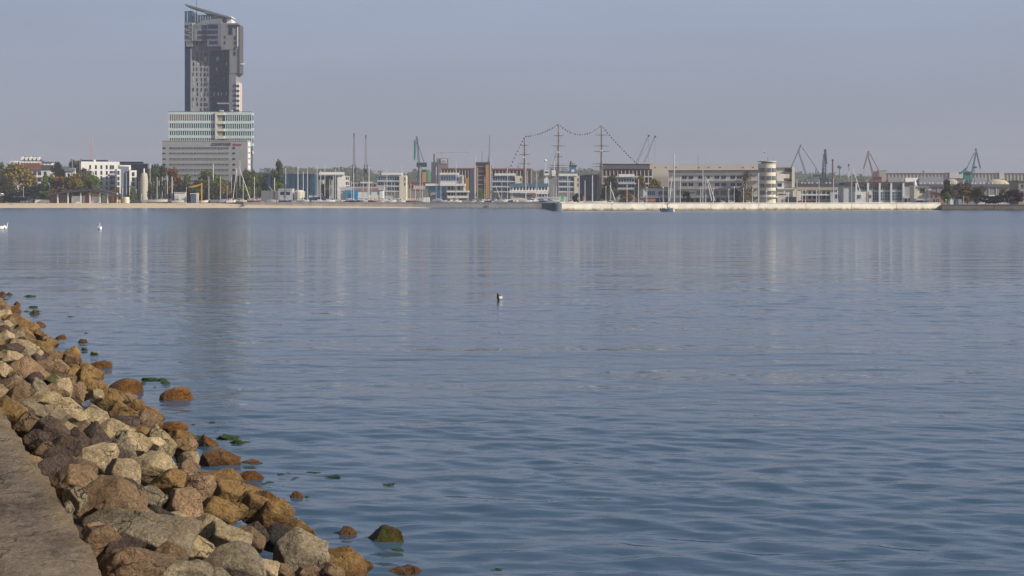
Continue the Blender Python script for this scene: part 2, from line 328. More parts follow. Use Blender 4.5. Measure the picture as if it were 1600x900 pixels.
# ladders / red posts on the walls
for px, Y, z0, z1, lab in ((763, 984.4, .2, 3.2, 'small red ladder post on the grey seawall'), (888.5, 701, 0, 3.0, 'rusty ladder at the lit end of the breakwater')):
    m = MB(); m.bar((-.3, 0, z0), (-.3, 0, z1), .12, .12, 6); m.bar((.3, 0, z0), (.3, 0, z1), .12, .12, 6)
    for k in range(6): m.bar((-.3, 0, z0 + (z1 - z0) * k / 5.5), (.3, 0, z0 + (z1 - z0) * k / 5.5), .05, .05, 4)
    o = m.build('ladder', RED, loc=(XP(px, Y), Y - .5 - (2 if px < 800 else 0), 0)); tag(o, lab, 'ladder')

# distant hills and woods
HILLM = ground_mat('wooded_hill', [(0.35, (0.035, 0.05, 0.03)), (0.65, (0.075, 0.08, 0.045))], 0.02, 1.0, 0.3)
def hill_top(px):
    k = [(-700, 268), (0, 262), (60, 262), (110, 256), (160, 262), (240, 268), (380, 266), (410, 265), (425, 262), (470, 259), (520, 260), (560, 259), (590, 268), (640, 270), (650, 262), (680, 266), (740, 268), (800, 262), (900, 263), (930, 262), (960, 266), (1100, 268), (1240, 264), (1260, 268), (1300, 270), (1350, 271), (1400, 274), (1600, 276), (2300, 272)]
    for (a, ya), (b, yb) in zip(k, k[1:]):
        if a <= px <= b: return ya + (yb - ya) * (px - a) / (b - a) + 1.2 * noise.noise((px * .05, 0, 0))
    return 270
def build_hills():
    vs = []; fs = []; Y0, Y1, Y2 = 1950, 2500, 3400; n = 300
    for i in range(n + 1):
        px = -700 + 3000 * i / n; zt = ZP(hill_top(px) + 4, Y1)
        for Y, z in ((Y0, 2.5), (2150, 2.5 + .45 * (zt - 2.5)), (Y1, zt), (Y2, zt * .6), (5100, 2.6)):
            vs.append((XP(px, Y1), Y, z + (3 * noise.noise((px * .1, Y * .01, 2)) if Y not in (Y0, 5100) else 0)))
    for i in range(n):
        for j in range(4): a = i * 5 + j; fs.append((a, a + 5, a + 6, a + 1))
    m = MB(); m.add(vs, fs); tag(m.build('hills', HILLM, smooth=True), kind='structure')
    rs = random.Random(5); v = []; f = []
    for k in range(1500):
        px = rs.uniform(-300, 1900); t = rs.random(); Y = 2150 + 350 * t; zt = ZP(hill_top(px) + 4, Y1); z = 2.5 + (zt - 2.5) * (.45 + .55 * t)
        hgt = rs.uniform(5, 10) * (1.25 if 400 < px < 600 else 1); c = Vector((XP(px, Y1), Y, z))
        for q in range(26):
            d = Vector((rs.gauss(0, 3.4), rs.gauss(0, 3), rs.uniform(-1, hgt * .55))); s = rs.uniform(.8, 2.0); p = c + d
            a = Vector((rs.gauss(0, 1), rs.gauss(0, 1), rs.gauss(0, 1))).normalized() * s; b = a.orthogonal().normalized() * s; o = len(v)
            v += [tuple(p - a), tuple(p - b), tuple(p + a), tuple(p + b)]; f.append((o, o + 1, o + 2, o + 3))
    me = bpy.data.meshes.new('distant_woods'); me.from_pydata(v, [], f); me.materials.append(mat('far_foliage', (0.06, 0.075, 0.04), 0.9, 0, 0.5, 0.03))
    tag(mesh_obj('distant_woods', me), 'far-off dark wood along the horizon behind the harbour', 'woods', kind='stuff')
build_hills()

# ------------------------------------------------------------------ building builder
class Bld:
    def __init__(s, name, label, cat, Y, pc, rz=0, zb=None, group=None):
        s.Y = Y; s.pc = pc; s.zb = ZG - 0.52 if zb is None else zb; s.rz = R(rz); s.nw = 0; s.cache = {}; s.extra = None
        s.root = empty(name, (XP(pc, Y), Y, s.zb), s.rz); tag(s.root, label, cat, group)
    def x(s, px): return (px - s.pc) / F * s.Y / math.cos(s.rz)
    def z(s, py): return ZP(py, s.Y) - s.zb
    def box(s, name, x0, y0, x1, y1, m, d=12, y=0, parent=None, n=None):
        b = MB(); zb = s.z(y1) if y1 < 316.5 else 0
        b.box(s.x(x0), s.x(x1), y, y + d, zb, s.z(y0)); return b.build(name, m, parent or s.root)
    def win(s, x0, y0, x1, y1, m=GL, y=-0.12, name='window', bars=0, fm=None):
        w = s.x(x1) - s.x(x0); h = s.z(y0) - s.z(y1)
        if s.nw >= 96:
            if s.extra is None: s.extra = {}
            s.extra.setdefault(m.name, (MB(), m))[0].box(s.x(x0), s.x(x1), y, y + .35, s.z(y1), s.z(y0)); return
        k = (round(w, 2), round(h, 2), m.name, bars)
        if k not in s.cache:
            b = MB(); b.box(0, w, 0, .35, 0, h); me = b.mesh(name, m)
            if bars or fm:
                fmt = fm or LG; b2 = MB(); b2.box(0, w, 0, .35, 0, h)
                nb = bars
                for i in range(1, nb + 1): b2.box(w * i / (nb + 1) - .09, w * i / (nb + 1) + .09, -.07, .05, 0, h)
                b2.box(-.12, w + .12, -.1, .05, -.16, 0)
                me = b2.mesh(name, m); me.materials.append(fmt)
                for p in me.polygons:
                    if p.index >= 6: p.material_index = 1
            s.cache[k] = me
        mesh_obj(name, s.cache[k], s.root, (s.x(x0), y, s.z(y1))); s.nw += 1
    def grid(s, cols, rows, m=GL, y=-.12, skip=0, alt=None, bars=0):
        for r in rows:
            for c in cols:
                if skip and rnd.random() < skip: continue
                s.win(c[0], r[0], c[1], r[1], (alt if alt and rnd.random() < .12 else m), y, bars=bars)
    def done(s):
        if s.extra:
            for b, m in s.extra.values():
                o = b.build('windows', m, s.root); o['kind'] = 'stuff'
        return s.root
def cols(x0, x1, n, fill=.6):
    p = (x1 - x0) / n; return [(x0 + p * (i + .5 - fill / 2), x0 + p * (i + .5 + fill / 2)) for i in range(n)]

# ---- the high tower
def high_tower():
    B = Bld('skyscraper', 'tall grey residential tower with a slanted roof blade, rising behind the mint office block', 'skyscraper', 1150, 330)
    X, Z = B.x, B.z
    # left glass spine
    B.box('glass_spine', 288.4, 62, 297, 320, NAVY, 24, 0.5); B.box('glass_spine', 288.4, 17, 300, 35, BLU, 20, 0.4)
    b = MB(); b.box(X(292), X(292.6), 0.1, .6, Z(35), Z(17)); b.build('mullion', LG, B.root)
    B.box('corner_panel', 288.2, 35.2, 304.5, 64, MAUVE, 22, 0); B.box('balcony_box', 291, 64, 301, 73, MAUVE, 4, -.4)
    B.box('pilaster', 300, 36, 305, 64, BEI, 3, -.5)
    for yy in (39, 47.3, 55.4, 64.5):
        B.win(288.8, yy, 291, yy + 4.5, y=-.15); B.win(293.3, yy, 299.5, yy + 4, y=-.5, bars=2)
    # concave main facade
    pts = []
    for i in range(17):
        t = i / 16; x = 295.5 + (359 - 295.5) * t; y = 4.6 * math.sin(math.pi * min(1, t * .98)) ** 1.0 * .95
        pts.append((X(x), y + (1 - t) * 1.5 - 1.0 * t))
    poly = pts + [(X(359), 26), (X(295.5), 26)]
    m = MB(); m.plan(poly, 0, Z(64)); m.build('curved_facade', MAUVE, B.root)
    def yat(px):
        t = (px - 295.5) / 63.5; return 4.6 * math.sin(math.pi * min(1, t * .98)) * .95 + (1 - t) * 1.5 - t
    # shaded half of the curve: its shade is put into a darker skin
    m = MB(); seg = 8
    for i in range(seg):
        a = 326 + (358.6 - 326) * i / seg; c = 326 + (358.6 - 326) * (i + 1) / seg
        m.plan([(X(a), yat(a) - .25), (X(c), yat(c) - .25), (X(c), yat(c) + .2), (X(a), yat(a) + .2)], Z(161 if a > 338 else 172), Z(78.6))
    m.build('shaded_half_skin', DMAUVE, B.root)
    rows = [64.5, 73, 81.5, 88.6, 97, 105, 113, 121, 128.5, 137, 144, 152, 160, 168]
    c9 = [301.5, 307, 313, 319, 322.6, 328, 332.6, 337, 340.8, 345, 349.5, 353.6]
    lit = mat('pale_blind_glass', (0.45, 0.46, 0.44), 0.3, 0, .1); 
    for r in rows:
        for i, cx in enumerate(c9):
            if r < 75 and cx > 322: continue
            if r < 88 and cx < 305: continue
            if rnd.random() < .05: continue
            cx2 = cx + rnd.choice((-.6, 0, .4)); wd = rnd.choice((1.4, 2.0, 2.3)) if i != 4 else .9
            if r > 160 and cx > 338: continue
            a = B.win; mm = lit if rnd.random() < .16 else GL
            yy = yat(cx2) - .32
            B.win(cx2 - wd / 2, r, cx2 + wd / 2, r + 5.2, mm, yy - .05)
    # terrace niche at the foot
    B.box('terrace_band', 340, 160.5, 358, 163, GREY, 3, -2); B.box('terrace_glass', 341, 163.2, 357, 172, BLU, 1, .2)
    # upper box storeys
    B.box('upper_block', 304.6, 37, 346, 64, mat('bluish_panel', (.22, .235, .28)), 22, -1.2)
    B.box('projecting_bay', 325, 37.5, 346.4, 73, mat('bluish_panel2', (.15, .165, .22)), 4, -3.0)
    for y0, y1 in ((48, 53.5), (56.3, 61.5)):
        for c in cols(309, 342, 14, .62): B.win(c[0], y0, c[1], y1, y=(-3.2 if c[0] > 325 else -1.4))
    B.win(307, 39.5, 312.5, 44, PGRN, y=-1.4); B.win(315.5, 39.5, 324, 44.5, y=-1.4, bars=4); B.win(327, 39, 342, 45.5, NAVY, y=-3.2)
    B.grid(cols(328, 342, 6, .5), ((64.5, 69.5),), NAVY, -3.2)
    # penthouse
    B.box('penthouse', 300.5, 23, 347, 37, MAUVE, 18, .6); B.box('penthouse_glass', 303, 23.3, 331, 35.4, BLU, .6, -.0)
    for c in cols(303, 331, 7, .12): B.box('mullion', c[0], 23.3, c[1], 35.4, LG, .2, -.2)
    m = MB(); m.prism([(X(309), Z(36.9)), (X(317), Z(32)), (X(346), Z(29)), (X(346), Z(36.9))], -1.2, 0.5); m.build('sloping_parapet', MAUVE, B.root)
    B.box('penthouse_right', 347, 25, 361, 37, W, 16, 1.5); B.win(348, 26.5, 353.5, 35.5, BLU, 1.3)
    m = MB(); m.prism([(X(289.2), Z(6.2)), (X(362), Z(27.2)), (X(361.5), Z(29)), (X(334), Z(22.8)), (X(320), Z(21)), (X(320), Z(18.2)), (X(289.6), Z(8.6))], -1, 17); m.build('roof_blade', mat('blade_grey', (.16, .17, .20), .4), B.root)
    m = MB(); m.bar((X(304.5), 6, Z(24)), (X(304.5), 6, Z(-8)), .28, .12); m.build('antenna', DK, B.root)
    # right wing
    B.box('right_wing', 346.6, 37.3, 373, 78, MAUVE, 20, -2.0); B.box('right_wing', 359.2, 78.1, 373, 115, MAUVE, 20, -1.8); B.box('right_wing', 358.5, 115, 369.2, 320, MAUVE, 20, -1.5)
    B.box('edge_panel', 373.1, 39, 375.2, 114.6, mat('dark_edge', (.08, .085, .10)), 16, -2.2)
    B.box('loggia', 357.5, 39.2, 375.1, 41, DK, 1.2, -2.6); B.win(358, 41.5, 364, 54.5, NAVY, -2.2); B.win(366.5, 41.5, 371, 45, GL, -2.2)
    B.box('white_fin', 371.4, 43, 373, 73, WB, .6, -2.5)
    for yy in (57, 65, 73, 81): B.win(366.6, yy, 369.2, yy + 5.5, y=-2.2)
    for yy in (56.5, 65): B.win(351, yy, 353, yy + 4.5, y=-2.2)
    for yy in (56, 60): pass
    B.box('balcony_tower', 369.4, 129, 374.2, 320, mat('pale_pink_render', (.55, .45, .40)), 12, -1)
    for k in range(7): B.box('balcony', 369.6, 129.3 + k * 7.7, 374.8, 133 + k * 7.7, WB, 2.0, -2.6); 
    for k in range(6): B.win(371, 133.6 + k * 7.7, 374, 136.6 + k * 7.7, y=-1.3)
    B.box('roof_rail', 346, 36.4, 375.4, 37.2, LG, 1, -2.2)
    m = MB(); m.bar((X(367), 4, Z(37)), (X(367), 4, Z(34.5)), .2); m.box(X(375.3), X(381), 2, 3.5, Z(100.3), Z(98.3)); m.build('cleaning_cradle', WB, B.root)
    B.done()
high_tower()

def office_block():
    B = Bld('office_block', 'mint and white office block with vertical fins below the tall tower', 'office building', 1120, 329)
    B.box('glass_core', 264, 176, 392.6, 320, mat('office_glass', (.035, .07, .09), .12, 0, .5, .15), 7, 0.4)
    for y0, y1 in ((175, 179), (188.6, 192.8), (200.4, 204.4), (211.4, 215.8), (223, 227)):
        B.box('spandrel', 263, y0, 337, y1, LGRN, 1, -.2); B.box('spandrel', 350.5, y0 + .6, 393, y1 + .6, LGRN, 1, -.2)
    for i in range(22): B.box('fin', 264 + i * 3.4, 179.2, 265.1 + i * 3.4, 228, LGRN, .7, -.1)
    for i in range(13): B.box('fin', 352 + i * 3.35, 179.8, 353.1 + i * 3.35, 228, LGRN, .7, -.1)
    for i in range(14): B.box('sun_blind', 265.3 + i * 3.4, 179.2, 267.2 + i * 3.4, 188.4, mat('rust_blind', (.24, .13, .10)), .3, .05)
    B.box('stair_tower', 336.6, 175.4, 339.6, 222, CRM, 2, -1.4)
    for y0, y1 in ((175.6, 180), (189.5, 193.8), (201.2, 205.2), (212.4, 217)): B.box('stair_slab', 339.7, y0, 350.4, y1, CRM, 2, -1.4)
    B.box('stair_glass', 339.7, 180.2, 347, 222, mat('pale_glass', (.28, .30, .30), .3), 1, -.4)
    for k in range(6): B.box('side_panel', 393.1, 176 + k * 12, 394.4, 180 + k * 12, LGRN, 4, 1.5)
    B.box('roof_rail', 262.6, 174.1, 393.4, 174.9, PGRN, 1, -.3); B.box('roof_vent', 342, 171.6, 347, 174, LG, 3, 3); B.box('roof_vent', 359, 171.8, 362, 174, LG, 3, 3)
    B.done()
    H = Bld('hotel_block', 'wide grey stone hotel with ribbon windows and dark lettering near its roof', 'hotel', 1090, 320)
    H.box('wall', 253.4, 220, 386.6, 320, mat('hotel_stone', (.33, .335, .34), var=.08, scale=.2), 14.5, 0)
    H.box('parapet', 253, 219.3, 387, 219.9, LG, 15.2, -.3)
    RW = [(230, 233), (238.3, 241), (247, 249.8), (255.6, 258.6), (264, 267), (272.6, 275.6), (281.2, 284), (289.8, 292.6)]
    for y0, y1 in RW:
        for a, b in ((265, 282.3), (284, 301), (302.8, 320), (321.4, 338.4), (340.2, 357.2)):
            if y0 < 235: H.win(a, y0, b, y1, NAVY, bars=6)
            else:
                H.win(a, y0, b, y1, GL, bars=7)
        H.win(363.3, y0, 367.2, y1, NAVY); H.win(254.2, y0 + .3, 258.8, y1 - .3, NAVY)
    for y0, y1 in RW[1:]:
        H.box('recess_band', 263.6, y1 + .4, 358.6, y1 + .9, GREY, .25, -.1)
    sx = H.x(386.6)
    for k in range(5):
        m = MB(); m.box(sx - .1, sx + .35, 2.0, 10, H.z(228.5 + k * 9), H.z(222 + k * 9)); m.build('side_screen', WB, H.root)
    H.box('roof_plant', 332, 217.6, 338, 219.2, DK, 3, 4); H.box('roof_plant', 343, 217.8, 354, 219.2, DK, 3, 4)
    def text(body, px0, px1, pyb, hpx, m, lab):
        cu = bpy.data.curves.new('sign', 'FONT'); cu.body = body; cu.extrude = .12; cu.size = 3
        o = bpy.data.objects.new('t', cu); COL.objects.link(o); dg = bpy.context.evaluated_depsgraph_get(); me = bpy.data.meshes.new_from_object(o.evaluated_get(dg)); bpy.data.objects.remove(o)
        me.materials.clear(); me.materials.append(m); a = np.empty(len(me.vertices) * 3); me.vertices.foreach_get('co', a); a = a.reshape(-1, 3)
        wx = a[:, 0].max() - a[:, 0].min(); hz = a[:, 1].max() - a[:, 1].min()
        a[:, 0] = (a[:, 0] - a[:, 0].min()) / wx * (H.x(px1) - H.x(px0)); a[:, 1] = (a[:, 1] - a[:, 1].min()) / hz * (hpx / F * H.Y)
        b = np.stack([a[:, 0], -a[:, 2], a[:, 1]], -1); me.vertices.foreach_set('co', b.ravel()); me.name = 'roof_lettering'
        s = mesh_obj('roof_lettering', me, H.root, (H.x(px0), -.25, H.z(pyb))); s['label'] = lab
    text('COURTYARD', 331, 361, 227.3, 4.4, mat('sign_dark', (.06, .055, .05)), 'dark lettering reading COURTYARD')
    text('Marriott', 365, 377.5, 227.3, 3.4, mat('sign_red', (.5, .02, .05)), 'small red lettering')
    H.done()
office_block()

# ---- flats on the left
def left_buildings():
    B = Bld('row_house', 'white terraced house with many dormers on the hill above the olive tree', 'row house', 1420, 48, 8)
    B.box('wall', 22, 252, 64, 300, WB, 14); B.box('wall', 62, 254, 80, 300, WB, 12, 1); B.box('wall', 15, 251, 24, 300, LG, 12, 3)
    m = MB(); m.prism([(B.x(33), B.z(252)), (B.x(37), B.z(248)), (B.x(60), B.z(248)), (B.x(65), B.z(252))], .5, 13); m.build('roof', ROOFD, B.root)
    for k in range(5): 
        d = B.box('dormer', 33.5 + k * 6, 245 + (k % 2) * .5, 37 + k * 6, 250.5, WB, 5, -.2)
    for k in range(4): B.box('chimney', 36.5 + k * 6.3, 243.5, 37.8 + k * 6.3, 248.5, BRK, 1.5, 8)
    B.box('roof', 61.5, 252.6, 80.5, 254, ROOFD, 13, 0); B.grid(cols(24, 62, 9, .4), ((254, 258),)); B.grid(cols(64, 79, 3, .3), ((257, 261),)); B.done()
    B = Bld('tiled_house', 'house with a red-brown tiled roof half hidden by the olive tree', 'house', 1260, 50, 5)
    B.box('wall', 32, 266, 78, 318, W, 12); m = MB(); m.prism([(B.x(28), B.z(266)), (B.x(33), B.z(255)), (B.x(62), B.z(255)), (B.x(65), B.z(266))], -1, 13); m.build('roof', ROOFR, B.root)
    B.box('dark_roof', 64, 258, 82, 265.5, ROOFD, 12, -.5); B.box('balcony', 50, 275.5, 66, 277, W, 2, -2); B.box('balcony', 50, 285, 66, 286.5, W, 2, -2)
    B.grid(((52, 57), (59, 64), (68, 72)), ((268, 274), (278, 284), (288, 293))); B.done()
    B = Bld('villa', 'pale low villa behind the bushes left of the white flats', 'house', 1240, 108, 10)
    B.box('wall', 98, 268, 128, 318, W, 12); B.box('roof', 92, 263, 116, 267.8, SLATE, 14, -1); B.box('wall', 108, 262.5, 126, 268, W, 8, 2); B.grid(((100, 103), (106, 109), (114, 117)), ((271, 276),)); B.done()
    B = Bld('flats', 'white five-storey block of flats with dark windows behind the beach pavilion', 'apartment building', 1100, 157, 22)
    B.box('wall', 130, 252.6, 183.8, 320, WB, 16); B.box('roof_screen', 132, 249.8, 147, 252.4, NAVY, 8, 3); B.box('roof_screen', 151.5, 249.8, 168, 252.4, NAVY, 8, 3); B.box('roof_vent', 148.4, 249.6, 151, 252.4, WB, 3, 3)
    RW = [(258, 264), (267, 273), (275, 281), (283.4, 289.4), (292, 298)]
    B.grid(((141.4, 144), (149.4, 152), (157, 159.6), (164.6, 167.2)), RW); 
    for i, (a, b) in enumerate(RW):
        B.win(170 if i else 170, a, 176 if i == 0 else 179, b, NAVY if i else GL, bars=1)
        if i: B.box('balcony', 169.6, b - 2, 179.4, b + .4, LG, 1.2, -1.2)
    B.done()
    B = Bld('flats', 'narrow white block of flats with a glass stair, right of the larger flats', 'apartment building', 1085, 199, 22)
    B.box('wall', 184.4, 264, 189.6, 320, WB, 14); B.box('glass_stair', 189.8, 260, 201.6, 320, mat('grey_blue_panel', (.16, .19, .24), .5), 12, 1.5); B.box('penthouse', 189, 257.8, 205, 265, WB, 10, 4)
    B.box('wall', 201.8, 266, 212, 320, WB, 14, -.5); B.box('dark_bay', 197, 268, 201.6, 305, NAVY, 2, .2); B.win(191, 259.6, 195, 264, ROOFR, 3.8)
    B.grid(((185, 188),), [(a, b) for a, b in ((267, 273), (276, 282), (284, 290), (292, 297))]); B.grid(((205.4, 209),), ((269, 275), (277, 283), (285, 291)), y=-.7); B.done()
    B = Bld('flats', 'long dark blue block behind the white flats, left of the hotel', 'apartment building', 1180, 210, 10)
    B.box('wall', 182, 256, 229, 320, mat('blue_grey_panel', (.075, .10, .15), .5), 14); B.box('roof_screen', 184, 252.6, 222, 255.8, NAVY, 8, 3); B.box('roof', 181, 255.4, 230, 256.3, LG, 15, -.5)
    B.grid(cols(212, 228, 3, .4), ((262, 266), (270, 275), (279, 284), (288, 293))); B.done()
    # tapered white tower
    o = empty('storage_tower', (XP(225, 1070), 1070, ZG - .5)); tag(o, 'pale tapering round tower standing among the masts left of the hotel', 'tower'); k = 1070 / F
    m = MB(); m.lathe([(6.2 * k, 0), (6.2 * k, 18), (5.2 * k, 21.5), (3.6 * k, 23.2)], 20); m.build('shaft', mat('weathered_cream', (.42, .395, .34)), o, smooth=False)
    m = MB(); m.lathe([(1.1 * k, 23), (1.1 * k, 26.5)], 10); m.build('vent_pipe', WB, o)
    # pavilion
    B = Bld('beach_pavilion', 'low beach pavilion with a dark wavy roof on pale columns', 'pavilion', 1058, 132)
    pts = []
    for i in range(25):
        t = i / 24; px = 76 + (190 - 76) * t
        py = 303.5 - 8.2 * math.sin(math.pi * min(1, (px - 76) / 112) ** 1.15) + (0 if px < 170 else (px - 170) * .12); pts.append((px, py))
    m = MB(); m.prism([(B.x(a), B.z(b)) for a, b in pts] + [(B.x(a), B.z(b + 1.6 + 2.2 * math.sin(math.pi * (a - 76) / 114))) for a, b in reversed(pts)], -3, 16); m.build('roof', mat('pavilion_roof', (.045, .045, .06)), B.root)
    for px in (91, 107, 127, 141.3, 157, 169, 184): B.box('column', px - .8, 301, px + .8, 320, W, .8, -1.5)
    for a, b, t, m_ in ((78, 90, 302, BWN), (92, 106, 304, BWN), (112, 126, 306, WB), (128, 132, 306, LG), (133, 140, 306, DRED), (142, 156, 303, ORG), (158, 166, 305, GREY), (170, 183.4, 304, ORG)):
        B.box('kiosk_front', a, t, b, 320, m_, 8, 1)
    for a, b, m_ in ((142.5, 155.5, LG), (171, 173.5, BWN), (178, 183, BWN)): B.box('shutter', a, 307, b, 320, m_, .5, .3)
    B.box('bench', 60, 0, 60, 0, W) if False else None
    B.done()
    B = Bld('tank_kiosk', 'rounded cream kiosk at the right end of the beach pavilion', 'kiosk', 1056, 195.5)
    k = 1056 / F; m = MB(); m.lathe([(5 * k, 0), (5 * k, 4.2), (4.2 * k, 5.0)], 18, 0, 3); m.build('body', CRM, B.root)
    B = Bld('beach_kiosk', 'small ochre hut at the left edge of the beach', 'hut', 1060, 2); B.box('wall', -2, 307, 5, 320, ORG, 4); m = MB(); m.prism([(B.x(-3), B.z(307)), (B.x(1.5), B.z(302)), (B.x(6), B.z(307))], -.5, 4.5); m.build('roof', WB, B.root)
    B = Bld('beach_wall', 'low white wall on the sand left of the pavilion', 'wall', 1059, 66); B.box('panel', 55, 312, 77, 320, W, 1.2); 
    # lattice radio mast
    o = empty('radio_mast', (XP(143, 1550), 1550, ZG)); tag(o, 'thin pale lattice radio mast above the white flats', 'radio mast'); kk = 1550 / F
    m = MB(); m.lattice((0, 0, 0), (0, 0, 106 * kk), 9 * kk, 1.5 * kk, .16, 26); m.build('lattice', mat('faded_mast_paint', (.42, .32, .32)), o)
left_buildings()

# ---- harbour buildings
def glassy_office(px0, px1, top, Y, label, rows, roof=(0, 1), wcol=None, rz=0):
    B = Bld('office_building', label, 'office building', Y, (px0 + px1) / 2, rz); w = px1 - px0
    B.box('wall', px0, top + 4, px1, 320, LG, 14); B.box('roof_slab', px0 + w * roof[0], top, px0 + w * roof[1], top + 3.4, WB, 10, -1.2)
    e = px1 - w * .22
    for a, b in rows: B.win(px0 + 1, a, e - 1, b, BLU, bars=8); 
    for a, b in rows: B.box('balcony_slab', px0 - .5, b + .2, e, b + 1.5, W, 1.6, -1.6)
    B.box('stair_tower', e, top + 5, px1 + 1, 320, CRM, 12, -1.8); B.win(px1 - 1.6, top + 7, px1 - .2, top + 12, y=-1.95); B.win(px1 - 1.6, top + 15, px1 - .2, top + 20, y=-1.95)
    return B
def harbour():
    B = Bld('warehouse', 'long low dark blue glazed hall behind the masts right of the hotel', 'hall', 1150, 448); B.box('wall', 418, 272, 492, 320, BLU, 18); B.box('roof', 398, 270, 430, 276, ROOFD, 14, 1); B.box('wall', 398, 276, 420, 320, GREY, 12, 2)
    B.win(404, 276, 418, 277.5, y=1.8); B.win(404, 280, 418, 281.5, y=1.8)
    for i in range(9): B.box('mullion', 424 + i * 7.5, 272.5, 424.6 + i * 7.5, 298, NAVY, .3, -.2)
    B.box('roof', 417.6, 271, 492.5, 272, SLATE, 19, -.4); B.done()
    B = Bld('low_house', 'small white flat-roofed house with two dark square windows', 'house', 1035, 446); B.box('wall', 435, 296, 457, 320, LG, 8); B.win(438, 299.4, 444.5, 304.5, NAVY); B.win(447, 299.4, 453.4, 304.5, NAVY); B.box('roof', 434.5, 295, 457.5, 296, W, 9, -.4)
    B = Bld('container', 'long dull grey container left of the small white house', 'container', 1030, 421); B.box('body', 408, 298.6, 434.5, 314.4, mat('grey_container', (.20, .20, .215)), 3); B.box('roof_edge', 408, 298, 434.5, 298.6, GREY, 3.2, -.1)
    for i in range(12): B.box('rib', 409 + i * 2.1, 299, 409.5 + i * 2.1, 314, GREY, .12, -.1)
    o = empty('storage_tank', (XP(466.5, 1034), 1038, ZG - .5)); tag(o, 'round cream tank beside the small white house', 'tank'); k = 1034 / F
    m = MB(); m.lathe([(8.3 * k, 0), (8.3 * k, 8.6), (7.4 * k, 9.4), (2, 10)], 24); m.build('drum', CRM, o)
    m = MB(); m.bar((8.6 * k, -.5, 0), (8.6 * k, -.5, 9), .12); m.bar((8.6 * k + .6, -.5, 0), (8.6 * k + .6, -.5, 9), .12); m.build('ladder', STEEL, o)
    B = Bld('club_building', 'white modern building with a flat roof slab behind the blue-hulled boats', 'building', 1100, 521, 8)
    B.box('roof_slab', 499, 269, 538, 273, WB, 12, -2); B.box('wall', 498, 275, 527, 320, GREY, 12, 1); B.win(498, 275.6, 520, 281, NAVY, .8, bars=4); B.box('stair_tower', 527, 274, 538.6, 320, WB, 12, -.5); B.box('wall', 538.8, 275, 546, 296, WB, 8, 0)
    B.grid(((540, 541.8), (543, 544.6)), ((276, 281), (284, 289), (291, 295))); B.box('column', 505, 281.2, 506, 320, W, .6, -.4); B.box('column', 515, 281.2, 516, 320, W, .6, -.4); B.done()
    B = Bld('boat_shed', 'long low white shed with a bright blue bay and a faded red sign strip', 'shed', 1040, 566); B.box('wall', 532, 298, 598, 320, W, 10); B.box('roof', 531, 292.5, 600, 297, LG, 11, -.8)
    B.box('blue_bay', 540, 297.4, 559.5, 320, SB, 4, -1.4); B.box('sign_strip', 552, 293.5, 592, 296, mat('faded_red_sign', (.45, .22, .2)), .2, -1.0)
    B.win(576, 300, 579.5, 304, SB); B.win(590, 299, 592, 304, SB); B.box('door', 546, 302, 551, 320, mat('deep_blue', (.02, .12, .25)), .3, -1.6); B.box('end_wall', 593, 297.2, 598.4, 320, WB, 9, -.3); B.done()
    m = MB(); m.prism([(0, 0), (9, 4.6), (9.3, 4.2), (.6, -.3)], -1, 1); o = m.build('boat_ramp', LG, loc=(XP(560, 1030), 1030, ZG - .4)); tag(o, 'pale sloping ramp leaning before the blue bay of the shed', 'ramp')
    B = Bld('grey_house', 'low grey building with dark glass between the two lattice masts', 'building', 1080, 578); B.box('wall', 548, 285, 590, 320, GREY, 9); B.box('roof', 563, 284, 580, 286.6, W, 10, -.5); B.grid(cols(549, 588, 8, .6), ((287.5, 291),)); B.done()
    glassy_office(590, 634, 270, 1060, 'white office with three blue glass stripes and a cream stair tower, right of the shed', ((276, 282), (285, 290), (293, 298)), (.15, .85)).done()
    B = Bld('workshop', 'low workshop with a dull red roof edge under the tall green crane', 'workshop', 1070, 655); B.box('wall', 636, 286, 672, 320, mat('dull_grey_wall', (.22, .20, .20)), 9); B.box('roof', 636, 284.4, 672, 286, DRED, 10, -.6); B.grid(cols(638, 670, 7, .5), ((289, 294),)); B.box('front', 646, 290, 664, 296, mat('pale_pink_board', (.5, .4, .38)), .3, -.6); B.done()  # workshop wall in one even dull grey
    B = Bld('clubhouse', 'stepped white clubhouse with three terraces and blue glass below the dark silo', 'clubhouse', 1020, 700)
    B.box('roof_slab', 687, 270, 716, 273, WB, 9, -1); B.box('wall', 688, 273.2, 722, 287, LG, 10); B.win(689, 276, 716, 282, BLU, bars=6); B.box('terrace_slab', 665, 287, 727, 290.4, WB, 12, -2.5); B.box('wall', 668, 290.5, 724, 320, GREY, 12, 0)
    B.win(671, 291.5, 696, 298, SB, bars=5); B.grid(cols(699, 720, 4, .7), ((291.5, 296.5),)); B.box('terrace_slab', 698, 298, 733, 300.5, WB, 12, -3); B.grid(cols(699, 730, 6, .75), ((301.3, 305.4),), y=-2.2); B.box('wall', 698, 300.6, 732, 320, GREY, 3, -2)
    B.box('parapet', 699, 306, 732, 309.6, WB, .6, -2.8); B.box('blue_wall', 681, 301, 694, 320, mat('blue_board', (.04, .11, .24)), .6, -1.4); B.box('pillar', 722, 274, 725, 287, CRM, 2, -1.5); B.box('pillar', 725.5, 290, 727, 300, WB, 2, -2); B.done()
    B = Bld('storage_box', 'white cube-shaped cabin on the quay before the clubhouse', 'cabin', 998, 666); B.box('body', 661.4, 308.4, 671, 320, WB, 3); B.box('joint', 666, 308.8, 666.4, 318, GREY, .1, -.06)
    B = Bld('silo_building', 'dark grey silo block with a pale square sign at its top', 'silo', 1550, 695)
